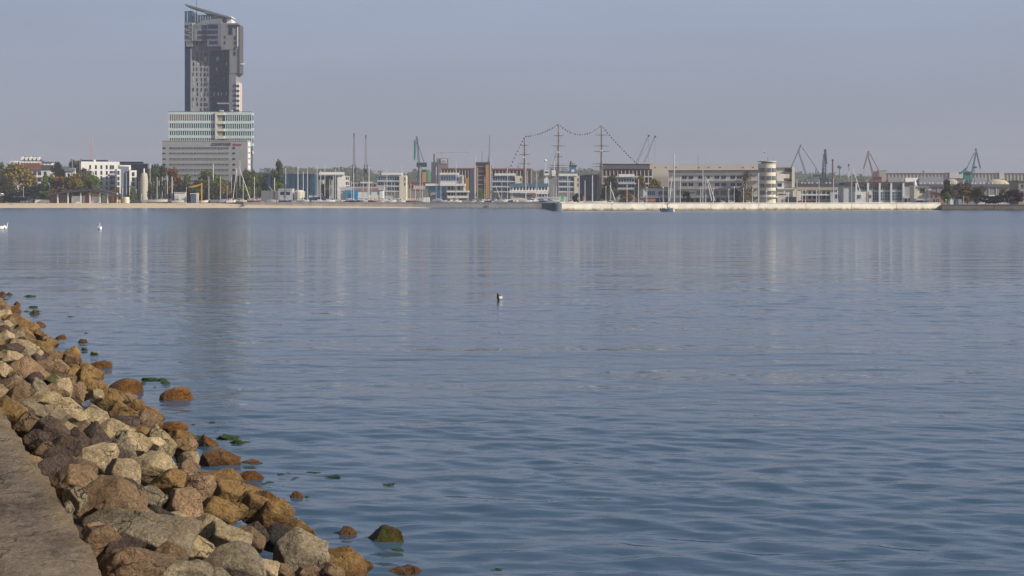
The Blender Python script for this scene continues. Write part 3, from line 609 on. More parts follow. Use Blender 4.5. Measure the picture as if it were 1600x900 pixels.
    B.box('body', 674, 253, 686, 320, mat('dark_silo', (.13, .14, .17)), 16); B.box('body', 682, 247.4, 700, 320, mat('dark_silo2', (.19, .175, .19)), 18, 2); B.box('sign_panel', 688.6, 248.4, 698, 255.4, LG, .4, 1.4); B.box('stack', 677, 240, 678.8, 253, DK, 2, 3)
    for i in range(4): B.box('pilaster', 675 + i * 3, 254, 675.7 + i * 3, 290, MATS['dark_silo2'], .5, -.5)
    B.win(691, 250, 696, 254, GREY, 1.1); B.done()
    o = empty('storage_tank', (XP(666, 1350), 1355, ZG - .5)); tag(o, 'round tank half orange and half green behind the crane legs', 'tank'); k = 1350 / F
    m = MB(); m.lathe([(6.5 * k, 0), (6.5 * k, (318 - 267) * k), (5 * k, (318 - 265) * k)], 20); m.build('drum', mat('green_tank', (.05, .16, .08)), o); m = MB(); m.box(-6.4 * k, -.2 * k, -6.7 * k, -1, 0, 49 * k); m.build('orange_panel', ORG, o)
    def piers(B, x0, x1, y0, y1, n, pm=BEI, wm=BRK):
        B.box('wall', x0, y0, x1, 320, wm, 14)
        for i in range(n + 1):
            px = x0 + (x1 - x0) * i / n; B.box('pier', px - .55, y0 + 2.5, px + .55, y1, pm, .9, -.8)
    B = Bld('brick_hall', 'red-brown brick hall with pale vertical piers left of the brown tower', 'hall', 1220, 715); piers(B, 690, 741, 263.6, 300, 11); B.box('roof', 689.6, 262.6, 741.4, 265, ROOFR, 15, -1); B.box('ochre_panel', 727, 278, 733, 320, ORG, 1, -1.6); B.box('dark_bay', 734, 264, 741, 320, DMAUVE, 1, -1.2)
    B.grid(cols(700, 726, 6, .4), ((268, 273),), y=-.3); B.done()
    B = Bld('brown_tower', 'brown lattice-clad tower block with a bright ochre right side', 'tower block', 1195, 755); B.box('wall', 742, 258, 768, 320, BRK, 14); B.box('ochre_panel', 759, 257.5, 764.4, 320, ORG, 2, -1.6); B.box('pilaster', 742, 258, 745.6, 320, mat('tan_panel', (.32, .2, .14)), 1, -.8)
    m = MB(); 
    for i in range(14): xx = B.x(742.5 + i * 1.75); m.bar((xx, -.8, B.z(258)), (xx, -.8, B.z(253.4)), .14, .14, 4)
    m.box(B.x(742), B.x(766), -.9, -.6, B.z(253.8), B.z(253)); m.box(B.x(742), B.x(766), 12, 12.4, B.z(258), B.z(253.6)); m.build('roof_screen', DK, B.root)
    for i in range(6): B.box('slab_edge', 745.8, 260 + i * 7, 758.8, 260.8 + i * 7, BEID, .6, -.6)
    for c in cols(746, 758.5, 5, .55):
        for i in range(5): B.win(c[0], 261.4 + i * 7, c[1], 266.4 + i * 7, mat('maroon_glass', (.06, .035, .04), .3), -.2)
    m = MB(); m.bar((B.x(753), 4, B.z(254)), (B.x(753), 4, B.z(236)), .16); m.build('antenna', DK, B.root); B.done()
    B = Bld('brick_hall', 'red-brown brick hall with arched pale piers right of the brown tower', 'hall', 1225, 796); piers(B, 768.6, 830, 264.4, 300, 11); B.box('roof', 768.4, 263.2, 830, 265.8, ROOFR, 15, -1); B.grid(cols(772, 828, 11, .4), ((268, 273),), y=-.3); B.done()
    glassy_office(769, 815, 271, 1020, 'blue-grey office with three glass stripes before the brick hall', ((276, 282.6), (286, 291), (294, 299)), (.08, .8)).done()
    B = Bld('aquarium_hall', 'low hall with a blue roof edge above a row of twelve dark windows', 'hall', 999, 827); B.box('wall', 797, 291.5, 856, 320, WB, 16); B.box('roof', 796, 286.6, 857, 291.4, mat('steel_blue', (.08, .17, .26)), 17, -.8)
    B.grid(cols(797, 856, 12, .55), ((292, 297),)); B.box('shop_canopy', 796, 298, 836.5, 301.6, W, 3, -3); B.box('colour_strip', 812, 301.7, 835, 303, mat('sign_teal', (.1, .3, .3)), .2, -3.1); B.box('colour_strip', 824, 302, 835.6, 304, mat('sign_crimson', (.4, .08, .12)), .2, -3.2)
    B.box('shop_glass', 797, 303.2, 821, 309.5, GREY, .4, -1.8); B.box('shop_wall', 797, 309.6, 821, 320, CRM, .8, -2); B.box('dark_bay', 821.6, 304.4, 835.6, 320, STEEL, .6, -2.2); B.box('band', 836.6, 298, 857, 303, W, 2, -1.8); B.grid(cols(837, 856, 4, .7), ((303.4, 307),)); B.box('terrace_slab', 836, 307.6, 872, 310.6, LG, 5, -4); B.done()
    # museum warship bridge
    o = empty('naval_ship', (XP(868, 1060), 1060, 0)); tag(o, 'grey museum warship showing white bridge boxes and a radar ball', 'ship')
    k = 1060 / F; hx = lambda p: (p - 868) * k; hz = lambda p: ZP(p, 1060)
    m = MB(); m.plan([(hx(835), 0), (hx(846), -5), (hx(925), -5), (hx(945), 0), (hx(925), 5), (hx(846), 5)], -1.2, 5.5); m.build('hull', STEEL, o)
    m = MB(); m.box(hx(858), hx(872), -3, 3, 5.5, hz(276)); m.box(hx(872), hx(890), -3, 3, 5.5, hz(292)); m.build('superstructure', mat('ship_grey', (.27, .26, .28)), o)
    m = MB(); m.box(hx(850), hx(858), -4, 0, hz(274), hz(266)); m.box(hx(852), hx(855.4), -3, -1, 5.5, hz(274)); m.build('bridge', WB, o); m = MB(); m.box(hx(862), hx(868), -4.2, 0, hz(275), hz(266)); m.build('bridge', WB, o)
    m = MB(); m.box(hx(851), hx(857), -4.1, -4, hz(270.5), hz(268)); m.build('window', GL, o)
    m = MB(); m.lathe([(.2, hz(253.2)), (.9, hz(252)), (1.1, hz(251)), (.8, hz(249.8)), (.1, hz(249))], 12, hx(852), -2); m.build('radar_dome', WB, o, smooth=True); m = MB(); m.bar((hx(852.5), -2, hz(266)), (hx(852.5), -2, hz(253)), .18); m.bar((hx(866), -2, hz(266)), (hx(866), -2, hz(250)), .35, .15); m.box(hx(864), hx(868), -2.4, -1.8, hz(258), hz(257.2)); m.build('mast', W, o)
    glassy_office(873, 904, 271.5, 1010, 'white framed office with three glass stripes below the blue funnel', ((277, 282.6), (286, 291), (294, 299)), (0, .95)).done()
    B = Bld('warehouse', 'dark slate hall between the funnel office and the brick pier hall', 'hall', 1120, 923); B.box('wall', 905.6, 274, 941, 320, mat('slate_wall', (.09, .10, .135)), 14); B.box('roof', 905, 272.6, 942, 274.4, SLATE, 15, -1); 
    for i in range(8): B.box('mullion', 908 + i * 4.2, 275, 908.5 + i * 4.2, 305, GREY, .3, -.25)
    B.done()
    # ferry with blue funnel
    o = empty('ferry_ship', (XP(894, 1500), 1500, 0)); tag(o, 'large ship showing only its blue funnel above the roofs', 'ship'); k = 1500 / F; hx = lambda p: (p - 894) * k; hz = lambda p: ZP(p, 1500)
    m = MB(); m.plan([(hx(830), 0), (hx(845), -10), (hx(935), -10), (hx(945), 0), (hx(935), 10), (hx(845), 10)], -1.2, 16); m.build('hull', NAVY, o); m = MB(); m.box(hx(850), hx(915), -8, 8, 16, hz(279)); m.build('superstructure', W, o)
    m = MB(); m.prism([(hx(888), hz(279)), (hx(890), hz(260)), (hx(900), hz(260)), (hx(898.5), hz(279))], -4, 4); m.build('funnel', FNL, o); m = MB(); m.box(hx(889), hx(901), -4.4, 4.4, hz(260.4), hz(258)); m.build('funnel_cap', DK, o)
    m = MB(); m.bar((hx(891), 0, hz(259)), (hx(892), 0, hz(252)), .9); m.bar((hx(894.5), 0, hz(259)), (hx(894.5), 0, hz(254.5)), .45); m.bar((hx(897), 0, hz(259)), (hx(897), 0, hz(254.5)), .45); m.build('exhaust_pipe', DK, o)
    m = MB(); m.box(hx(892.5), hx(897), -4.3, -4, hz(269), hz(265)); m.build('funnel_badge', W, o)
    # brick pier hall + hangar
    B = Bld('brick_hall', 'large brick hall with pale piers under a dark roof, left of the hangar', 'hall', 1110, 980); piers(B, 941, 1019, 264, 306, 13, CRM if False else BEI, BRK); B.box('roof', 939, 256, 1015, 264, mat('hall_roof', (.11, .115, .14)), 15, -1.4); B.box('cornice', 939, 254.6, 1022, 256, BEI, 15, -2); B.box('lintel', 941, 275, 1019, 277, BEI, .5, -1)
    B.box('lintel', 941, 286, 1019, 288, BEI, .5, -1); B.grid(cols(990, 1019, 5, .45), ((267, 274), (278.5, 285), (289.5, 296)), y=-.3); B.grid(cols(943, 988, 8, .45), ((267, 274),), mat('maroon_glass', (.06, .035, .04)), y=-.3); B.done()
    B = Bld('office_building', 'small blue-striped office with a white roof slab before the brick pier hall', 'office building', 1050, 979); B.box('roof_slab', 967, 272, 991.4, 276.4, WB, 10, -1); B.box('wall', 964, 277, 992, 320, GREY, 10); B.win(966, 279, 991, 284, NAVY, bars=5); B.box('balcony_slab', 964, 285, 992, 287.6, LG, 2, -1.6); B.win(966, 288.6, 991, 293, NAVY, bars=5); B.box('balcony_slab', 964, 294, 992, 296, LG, 2, -1.6); B.win(966, 298, 991, 304, NAVY); B.done()
    B = Bld('hangar', 'huge beige barrel-roofed hangar rising behind the long terminal', 'hangar', 1160, 1103)
    x0, x1 = B.x(1012), B.x(1192); prof = []
    for i in range(15):
        t = i / 14; a = t * math.pi / 2; prof.append((22 - 22 * math.cos(a), B.z(277) + (B.z(255) - B.z(277)) * math.sin(a)))
    v = []; f = []
    for i, (yy, zz) in enumerate(prof): v += [(x0, yy, zz), (x1, yy, zz)]
    for i in range(14): f.append((2*i, 2*i+1, 2*i+3, 2*i+2))
    v += [(x0, 44, prof[0][1]), (x1, 44, prof[0][1]), (x0, 44, 0), (x1, 44, 0), (x0, 0, 0), (x1, 0, 0)]; n0 = 30
    f += [(28, 29, n0 + 1, n0), (n0, n0 + 1, n0 + 3, n0 + 2), (0, n0 + 4, n0 + 5, 1), tuple([n0 + 4] + list(range(0, 30, 2)) + [n0, n0 + 2]), tuple([n0 + 5] + list(range(1, 30, 2)) + [n0 + 1, n0 + 3])]
    m = MB(); m.add(v, f); m.build('roof_shell', HGR, B.root)
    for px in (1025, 1042, 1058, 1094, 1109, 1127, 1163, 1179):
        zz = B.z(260.5); m = MB(); m.box(B.x(px - .9), B.x(px + .9), 5.5, 7.5, zz - 1.4, zz); m.build('roof_vent', mat('rusty_vent', (.25, .16, .11)), B.root)
    for k in range(24): m = MB(); xx = x0 + (x1 - x0) * (k + .5) / 24; m.box(xx - .06, xx + .06, -.06, 0, 0, prof[0][1]); m.build('seam', GREY, B.root)
harbour()

def terminal():
    B = Bld('annex_building', 'low pale annex with blue-grey windows left of the long terminal', 'building', 960, 1025); B.box('wall', 1005, 293.6, 1046, 320, LG, 12); B.box('roof', 1004, 292.6, 1047, 293.8, ROOFD, 13, -.6)
    B.win(1012, 298.6, 1023.4, 304.6, BLU, bars=3); B.win(1029, 298.6, 1043, 304.6, BLU, bars=4); B.box('awning', 1000, 307.6, 1046, 308.4, LG, 3, -3); B.box('red_banner', 1008, 311, 1023, 314.6, mat('salmon_banner', (.45, .14, .10)), .3, -3.2); B.grid(cols(1024, 1045, 3, .6), ((310, 316),), NAVY); B.done()
    B = Bld('terminal_building', 'long three-storey cream terminal with paired windows, left of the round tower', 'building', 950, 1118, -9)
    B.box('wall', 1046, 272, 1190, 320, BEI, 18); B.box('attic', 1046, 267, 1190, 272, mat('grey_attic', (.38, .37, .36)), 15, 1.0); B.box('roof', 1045, 265.8, 1191, 267, ROOFD, 17, .4)
    B.box('cornice', 1046, 281.6, 1184, 283.4, BEI, 1.6, -1.4); B.box('cornice', 1046, 271.2, 1184, 272.4, BEI, .8, -.6); B.box('terrace_slab', 1060, 293.4, 1184, 295, BEI, 2.6, -2.4); B.box('terrace_slab', 1050, 307, 1184, 308.6, BEI, 3.4, -3.2)
    cs = [1067, 1077, 1092, 1102, 1117, 1127, 1141, 1151]
    for a, b in ((275, 279.6), (286, 290.8)):
        for c in cs: B.win(c, a, c + 3, b, NAVY, fm=W); B.win(c + 3.6, a, c + 6.8, b, NAVY, fm=W)
    B.grid([(1058, 1064), (1064.8, 1073), (1089, 1096), (1099, 1107), (1115, 1123), (1126, 1135), (1139, 1147)], ((298, 304.8),), GL, bars=3); B.win(1077, 300.6, 1086, 302.4, NAVY)
    B.grid(cols(1062, 1150, 11, .55), ((310, 315.4),), GL)
    for px in (1055, 1070, 1082, 1098, 1112, 1122, 1140, 1156): B.box('roof_lamp', px, 264.6, px + 1.5, 265.7, WB, .8, .5)
    m = MB(); m.bar((B.x(1091), 3, B.z(266)), (B.x(1091), 3, B.z(241)), .14, .07); m.build('antenna', DK, B.root); B.done()
    # round tower
    Y = 930; k = Y / F; zb = ZG - .52; o = empty('round_tower', (XP(1200, Y), Y + 4, zb)); tag(o, 'round cream tower with ribbon windows and a flat disc roof', 'tower')
    z = lambda p: ZP(p, Y) - zb; r = 13.8 * k
    m = MB(); m.lathe([(r, 0), (r, z(256))], 40); m.build('shaft', CRM, o, smooth=False)
    for (a, b) in ((262.5, 269), (275, 281.5), (287, 293), (298, 304)):
        for i in range(12):
            t0 = R(-165 + i * 25); t1 = t0 + R(20); mm = MB(); pts = []
            for j in range(5): t = t0 + (t1 - t0) * j / 4; pts.append(((r + .12) * math.cos(t), (r + .12) * math.sin(t)))
            for j in range(4, -1, -1): t = t0 + (t1 - t0) * j / 4; pts.append(((r - .3) * math.cos(t), (r - .3) * math.sin(t)))
            mm.plan(pts, z(b), z(a)); w = mm.build('window', GL, o)
            f = MB()
            for q in (.33, .66):
                t = t0 + (t1 - t0) * q; f.bar(((r + .16) * math.cos(t), (r + .16) * math.sin(t), z(b)), ((r + .16) * math.cos(t), (r + .16) * math.sin(t), z(a)), .09, .09, 4)
            f.build('frame', W, w)
    m = MB(); m.lathe([(r + .5, z(309)), (r + 1.6, z(308.4)), (r + 1.6, z(307)), (r + .5, z(306.6))], 40); m.build('canopy', BEI, o)
    m = MB(); m.lathe([(9 * k, z(256)), (9 * k, z(253))], 24); m.build('penthouse', GREY, o); m = MB(); m.lathe([(14.6 * k, z(252.9)), (14.6 * k, z(251.6))], 40); m.build('disc_roof', LG, o)
    m = MB(); m.lathe([(r + .08, z(256.6)), (r + .2, z(256)), (r - .1, z(255.6))], 40); m.build('parapet', CRM, o)
    m = MB(); m.bar((-3 * k, 0, z(252)), (-3 * k, 0, z(234.5)), .12, .08); p = m.build('flagpole', LG, o)
    fl = MB(); fl.box(-5 * k, -3 * k, -.05, .05, z(237), z(235)); fl.build('flag', WB, p); fl = MB(); fl.box(-5 * k, -3.05 * k, -.05, .05, z(239), z(237.02)); fl.build('flag', RED, p)
    m = MB(); m.bar((1 * k, 0, z(252)), (1 * k, 0, z(245)), .1); m.bar((9 * k, -2, z(252)), (9 * k, -2, z(247)), .07); m.bar((1 * k - 1, 0, z(247)), (1 * k + 1, 0, z(247)), .06); m.build('antenna', STEEL, o)
    B = Bld('balcony_block', 'stepped cream block with dark balconies right of the round tower', 'building', 945, 1228); B.box('wall', 1213, 262.6, 1236.6, 296, BEI, 14, 1); B.box('sunlit_edge', 1236.8, 260.8, 1241, 293, CRM, 12, -1.5); B.box('roof', 1213, 260.6, 1236.7, 262.4, BEID, 14, 0)  # right edge strip: sunlight on it put into a paler colour
    B.box('wall', 1213, 271.6, 1224, 296, W, 3, -1.6); B.box('wall', 1224.2, 272, 1233, 278.6, CRM, 2, -1.2); B.box('balcony', 1226, 266, 1236.4, 268.6, DK, 1.6, -.8); B.win(1226.5, 263.2, 1236, 265.8, GL, .8); B.box('balcony', 1229, 281, 1236.4, 283.4, DK, 1.6, -.8); B.box('slab', 1213, 283, 1228, 284.2, BEID, 3, -2)
    B.win(1214.4, 286.4, 1221, 291.6, NAVY, .0, bars=2) if False else B.box('window', 1214.4, 286.4, 1221, 291.6, NAVY, .4, -1.8); B.box('podium', 1213, 296.2, 1244, 320, BEI, 12, -3.4); B.box('terrace_slab', 1213, 294.4, 1242, 296, BEI, 14, -4.4); B.box('podium', 1236.8, 298, 1250, 320, CRM, 10, -4.2)
    B.grid(cols(1215, 1227, 5, .7), ((302.6, 304.6),), NAVY, -3.6); B.box('garage_door', 1226, 307.6, 1242, 320, DK, .5, -4.5); B.done()
    B = Bld('low_building', 'long low grey building behind the red cars, right of the round tower', 'building', 960, 1285); B.box('wall', 1250.4, 297, 1322, 320, GREY, 10); B.box('roof', 1243.6, 292.6, 1322.6, 296.8, BEID, 12, -1); B.grid(cols(1247, 1320, 10, .6), ((299, 303), (306, 311)), BLU if False else GL); B.box('awning', 1244, 304, 1296, 305.4, W, 3, -3)
    B.box('front_block', 1296, 300.4, 1332, 320, LG, 4, -3.4)
    for c in cols(1303, 1330, 8, .6): B.win(c[0], 303.6, c[1], 310, NAVY, -3.6)
    B.done()
    B = Bld('warehouse', 'dark-roofed shed behind the low grey building', 'shed', 1080, 1283); B.box('wall', 1246, 289, 1320, 320, GREY, 12); B.box('roof', 1245, 286.6, 1321, 289, ROOFD, 14, -1); 
    for i, px in enumerate((1252, 1257, 1263, 1268, 1276, 1290, 1296)): B.box('roof_vent', px, 285, px + 2.4, 286.6, WB, 1.5, 0)
    B.done()
    m = MB(); k = 1000 / F
    m.lathe([(13 * k, 0), (12.4 * k, 2.6), (10 * k, 5.2), (6.4 * k, 7.2), (2 * k, 8.2)], 20); o = m.build('dome_tent', mat('tarpaulin', (.17, .165, .17)), loc=(XP(1314, 1000), 1000, ZG + 3.6)); tag(o, 'rounded grey tarpaulin mound beside the tall-window hall', 'tent')
    m = MB(); m.box(-6, 6, 0, 6, -4, 0); m.build('base', GREY, o)
    # hall with tall bays
    B = Bld('exhibition_hall', 'pale hall with six tall window bays and a dark stepped roof', 'hall', 850, 1378)
    B.box('wall', 1318, 290, 1427, 320, LG, 14); bays = [(1320, 1335.5), (1339, 1354), (1357.6, 1372), (1375.6, 1390), (1393.6, 1409), (1411.6, 1427)]
    for i, (a, b) in enumerate(bays):
        m = MB(); m.prism([(B.x(a - 1.6), B.z(290.4)), (B.x(a), B.z(285)), (B.x(b - 1), B.z(284)), (B.x(b + .4), B.z(290.4))], -.8, 14); m.build('roof', mat('hall_roof_brown', (.075, .065, .065)), B.root)
        B.box('pilaster', b + .4, 286, b + 3, 320, W, 1.6, -1.4)
        if 0 < i < 5:
            B.win(a + .5, 291.4, b - .5, 296.6, GL, bars=4); B.win(a + .5, 299.8, b - .5, 313.4, BLU, bars=4); m = MB()
            for q in (1, 2): m.box(B.x(a + .5), B.x(b - .5), -.2, -.05, B.z(299.8 + 4.5 * q) - .07, B.z(299.8 + 4.5 * q) + .07)
            m.build('glazing_bar', LG, B.root)
        if i == 5: B.box('grey_panel', a + .5, 290.6, b - 4, 308, GREY, .6, -.5); B.box('grey_panel', b - 4, 290.6, b, 308, STEEL, .5, -.4)
    B.box('annex', 1411, 308, 1427, 320, LG, 4, -2.5); B.win(1418, 309, 1423, 315, NAVY, -2.7); B.win(1411.6, 310, 1416, 316, GL, -2.7); B.done()
    B = Bld('pale_cube_house', 'pale cube-shaped house before the hall with tall window bays', 'house', 820, 1350); B.box('wall', 1336, 299.6, 1362, 320, W, 6); B.box('wall', 1357, 299.4, 1362.4, 320, CRM, 5.6, -.5); B.win(1339.6, 304.6, 1344.6, 310, BLU, bars=1); B.win(1357.8, 304.6, 1358.8, 309, y=-.7); B.win(1360, 304.6, 1361, 309, y=-.7)
    B = Bld('corner_house', 'cream corner building with a pointed cap at the right end of the breakwater', 'building', 805, 1441); B.box('wall', 1428.4, 289, 1434, 320, CRM, 9, 0); m = MB(); m.lathe([(2.6 * .36, B.z(289)), (2.9 * .36, B.z(286.6)), (1.6 * .36, B.z(283.6)), (.1, B.z(281.6))], 12, B.x(1431), 2); m.build('pointed_cap', WB, B.root)
    B.box('wall', 1434.2, 293, 1450, 320, CRM, 8, .6); B.box('roof', 1433, 291.4, 1452, 292.9, BEID, 9.5, -.4); B.box('sunlit_edge', 1450.1, 295, 1453, 320, WB, 7, -.6); B.win(1438.6, 295, 1441.2, 301, NAVY, .4); B.win(1442.4, 295, 1445, 301, NAVY, .4)  # bright right edge is sunlight painted as a whiter strip
    B.box('porch', 1429.6, 310.4, 1448, 320, LG, 3, -2.2); B.win(1430.6, 313, 1440, 317.6, NAVY, -2.4); B.win(1443, 314.6, 1446, 317.6, DRED, -2.4)
    B = Bld('brick_house', 'low pinkish brick house right of the cream corner building', 'house', 860, 1464, -4); m = MB(); m.prism([(B.x(1453.4), 0), (B.x(1453.4), B.z(299.6)), (B.x(1476), B.z(304.6)), (B.x(1476), 0)], 0, 8); m.build('wall', mat('pink_brick', (.33, .20, .165), var=.2, scale=2), B.root)
    m = MB(); m.prism([(B.x(1453), B.z(299.5)), (B.x(1453), B.z(298.2)), (B.x(1477), B.z(303.4)), (B.x(1477), B.z(304.6))], -.6, 8.6); m.build('roof', BWN, B.root); B.grid(((1455.4, 1457.4), (1461.6, 1464)), ((306, 308.4),)); B.win(1459, 311, 1467, 316, BLU, bars=2)
terminal()

def right_background():
    B = Bld('long_warehouse', 'very long beige warehouse on the skyline at the right, with raised blocks', 'warehouse', 1750, 1500)
    B.box('wall', 1384, 271.6, 1760, 284, BEID, 24); B.box('roof', 1384, 270.4, 1760, 271.6, BWN, 25, -1); B.box('raised_block', 1372, 267.4, 1384, 284, BEID, 24, -1); B.box('raised_block', 1372, 284, 1378, 320, BEID, 20, 0)
    B.box('raised_block', 1483, 269.6, 1510, 278.4, BEI, 24, -2); B.box('raised_block', 1560.6, 269.8, 1568, 280, BEI, 24, -2)
    for k in range(40):
        px = 1388 + k * 5.6
        if not (1480 < px < 1512 or 1557 < px < 1570): B.box('buttress', px, 272, px + .7, 283, BEI, .8, -.8)
    B.box('grey_bay', 1476, 271.8, 1482.6, 277, SLATE, 1, -1.2); B.box('grey_bay', 1554, 271.8, 1560, 277, SLATE, 1, -1.2); B.box('roof_rail', 1374, 266.4, 1386, 267.2, DK, .6, -.5); B.box('lower_wall', 1384, 284.2, 1760, 320, SLATE, 20, 1); B.done()
    def hall(px0, px1, top, eave, Y, lab, m_=SLATE):
        B = Bld('gabled_hall', lab, 'hall', Y, (px0 + px1) / 2); e = (px1 - px0) * .12; m = MB(); v = [(B.x(px0), 0, B.z(eave)), (B.x(px1), 0, B.z(eave)), (B.x(px1 - e), 12, B.z(top)), (B.x(px0 + e), 12, B.z(top)), (B.x(px0), 24, B.z(eave)), (B.x(px1), 24, B.z(eave))]
        m.add(v, [(0, 1, 2, 3), (4, 3, 2, 5), (0, 3, 4), (1, 5, 2), (0, 4, 5, 1)]); m.build('roof', m_, B.root); B.box('wall', px0 + .5, eave + .05, px1 - .5, 320, GREY, 23, .5); B.done()
    hall(1388, 1418, 277, 291, 1500, 'first blue-grey hall roof behind the hall with tall bays'); hall(1416, 1442, 277.5, 291, 1510, 'second grey hall roof behind the cream corner building', LG)
    hall(1436, 1482, 276.4, 289, 1500, 'slate hall roof left of the pale heap and the right green crane'); hall(1514, 1548, 277, 289, 1480, 'slate hall roof just right of the right green crane')
    def heap(px, top, w, col, lab, Y=1450):
        k = Y / F; z0 = ZG - .6; H = ZP(top, Y) - z0; rs = random.Random(px); v = []; f = []; n = 28; rings = [(1.0, 0), (.97, .55), (.86, .8), (.6, .95), (.25, 1.0), (.02, 1.01)]
        for r, h in rings:
            for i in range(n): v.append((w / 2 * k * r * math.cos(6.283 * i / n) * (1 + rs.uniform(-.04, .04)), w / 3 * k * r * math.sin(6.283 * i / n), H * h))
        for j in range(5):
            for i in range(n): f.append((j*n+i, j*n+(i+1)%n, (j+1)*n+(i+1)%n, (j+1)*n+i))
        f.append(tuple(range(5 * n, 6 * n))); m = MB(); m.add(v, f); o = m.build('storage_dome', mat('heap' + str(px), col, .9, var=.15, scale=.1), loc=(XP(px, Y), Y + 10, z0), smooth=True); tag(o, lab, 'storage dome')
    heap(1491, 279.4, 27, (.36, .31, .25), 'smaller beige storage dome left of the right green crane'); heap(1563, 280.2, 44, (.46, .42, .27), 'broad yellowish storage dome right of the right green crane')
    B = Bld('low_warehouse', 'long low warehouse with a row of small white roof vents on the right', 'warehouse', 1230, 1508); B.box('wall', 1436, 292.6, 1577, 320, mat('grey_wall2', (.21, .205, .215)), 16); B.box('roof', 1435, 287.8, 1578.6, 292.4, mat('low_roof', (.10, .095, .105)), 18, -1)
    for px in (1440, 1445.6, 1453.6, 1458.6, 1466.6, 1472.6, 1480, 1486, 1492, 1498, 1507, 1520, 1525.6, 1533, 1538.6, 1546, 1552, 1558.6, 1564.6, 1572): B.box('roof_vent', px, 284.8, px + 1.5, 287.6, WB, 1.2, 3)
    for k in range(12): B.box('buttress', 1442 + k * 11.4, 293, 1442.8 + k * 11.4, 304, LG, .6, -.5)
    B.done()
    B = Bld('white_shed', 'flat white-roofed sheds behind the dark bushes on the right', 'shed', 900, 1552); B.box('roof', 1527, 304.6, 1575, 306.6, W, 8, -.5); B.box('wall', 1528, 306.8, 1574, 320, LG, 7); B.grid(cols(1530, 1572, 7, .5), ((308, 311),)); B.done()
    o = empty('cargo_ship', (XP(1583, 1260), 1260, 0)); tag(o, 'pale ship with stacked white decks beside the right-edge building', 'ship'); k = 1260 / F; hx = lambda p: (p - 1583) * k; hz = lambda p: ZP(p, 1260)
    m = MB(); m.plan([(hx(1560), 0), (hx(1572), -7), (hx(1640), -7), (hx(1655), 0), (hx(1640), 7), (hx(1572), 7)], 2.4, 7.5); m.build('hull', DRED, o); 
    for i, (a, b, t) in enumerate(((1576, 1592, 297), (1577, 1590, 291), (1579, 1588, 286), (1580, 1585, 283))): m = MB(); m.box(hx(a), hx(b), -6 + i, 6 - i, (7.5, hz(297), hz(291), hz(286))[i] + .02, hz(t)); m.build('deck_house', mat('ship_cream', (.62, .54, .48)), o); m = MB(); m.box(hx(a) + 1, hx(b) - 1, -6.15 + i, -6 + i, hz(t) - 1.9, hz(t) - 1.1); m.build('window', GL, o)
    m = MB(); m.bar((hx(1586), 0, hz(286)), (hx(1586), 0, hz(270)), .25); m.build('mast', STEEL, o)
    B = Bld('edge_building', 'beige building with dark square windows cut by the right edge', 'building', 775, 1600); B.box('wall', 1591.6, 283.6, 1625, 320, BEID, 14); B.box('roof', 1590.6, 281.6, 1626, 283.6, STEEL, 15, -.6); B.grid(((1596, 1601), (1604, 1610), (1613, 1619)), ((288, 293.6), (299, 304.6)), NAVY, bars=1); B.done()
    B = Bld('blue_container', 'blue-grey container between the olive trees above the brown quay', 'container', 770, 1498); B.box('body', 1493, 311, 1503, 320, mat('dull_blue', (.08, .12, .2)), 2.6); B.box('door', 1497.6, 311.6, 1502.4, 319, GREY, .1, -.06)
    m = MB(); k = 765 / F; m.prism([(-2.5 * k, 0), (-2.5 * k, 2), (0, 3.4), (2.5 * k, 2), (2.5 * k, 0)], -1, 1.6); o = m.build('tent', WB, loc=(XP(1486, 765), 765, ZG - .5)); tag(o, 'small white tent beside the blue-grey container', 'tent')
right_background()

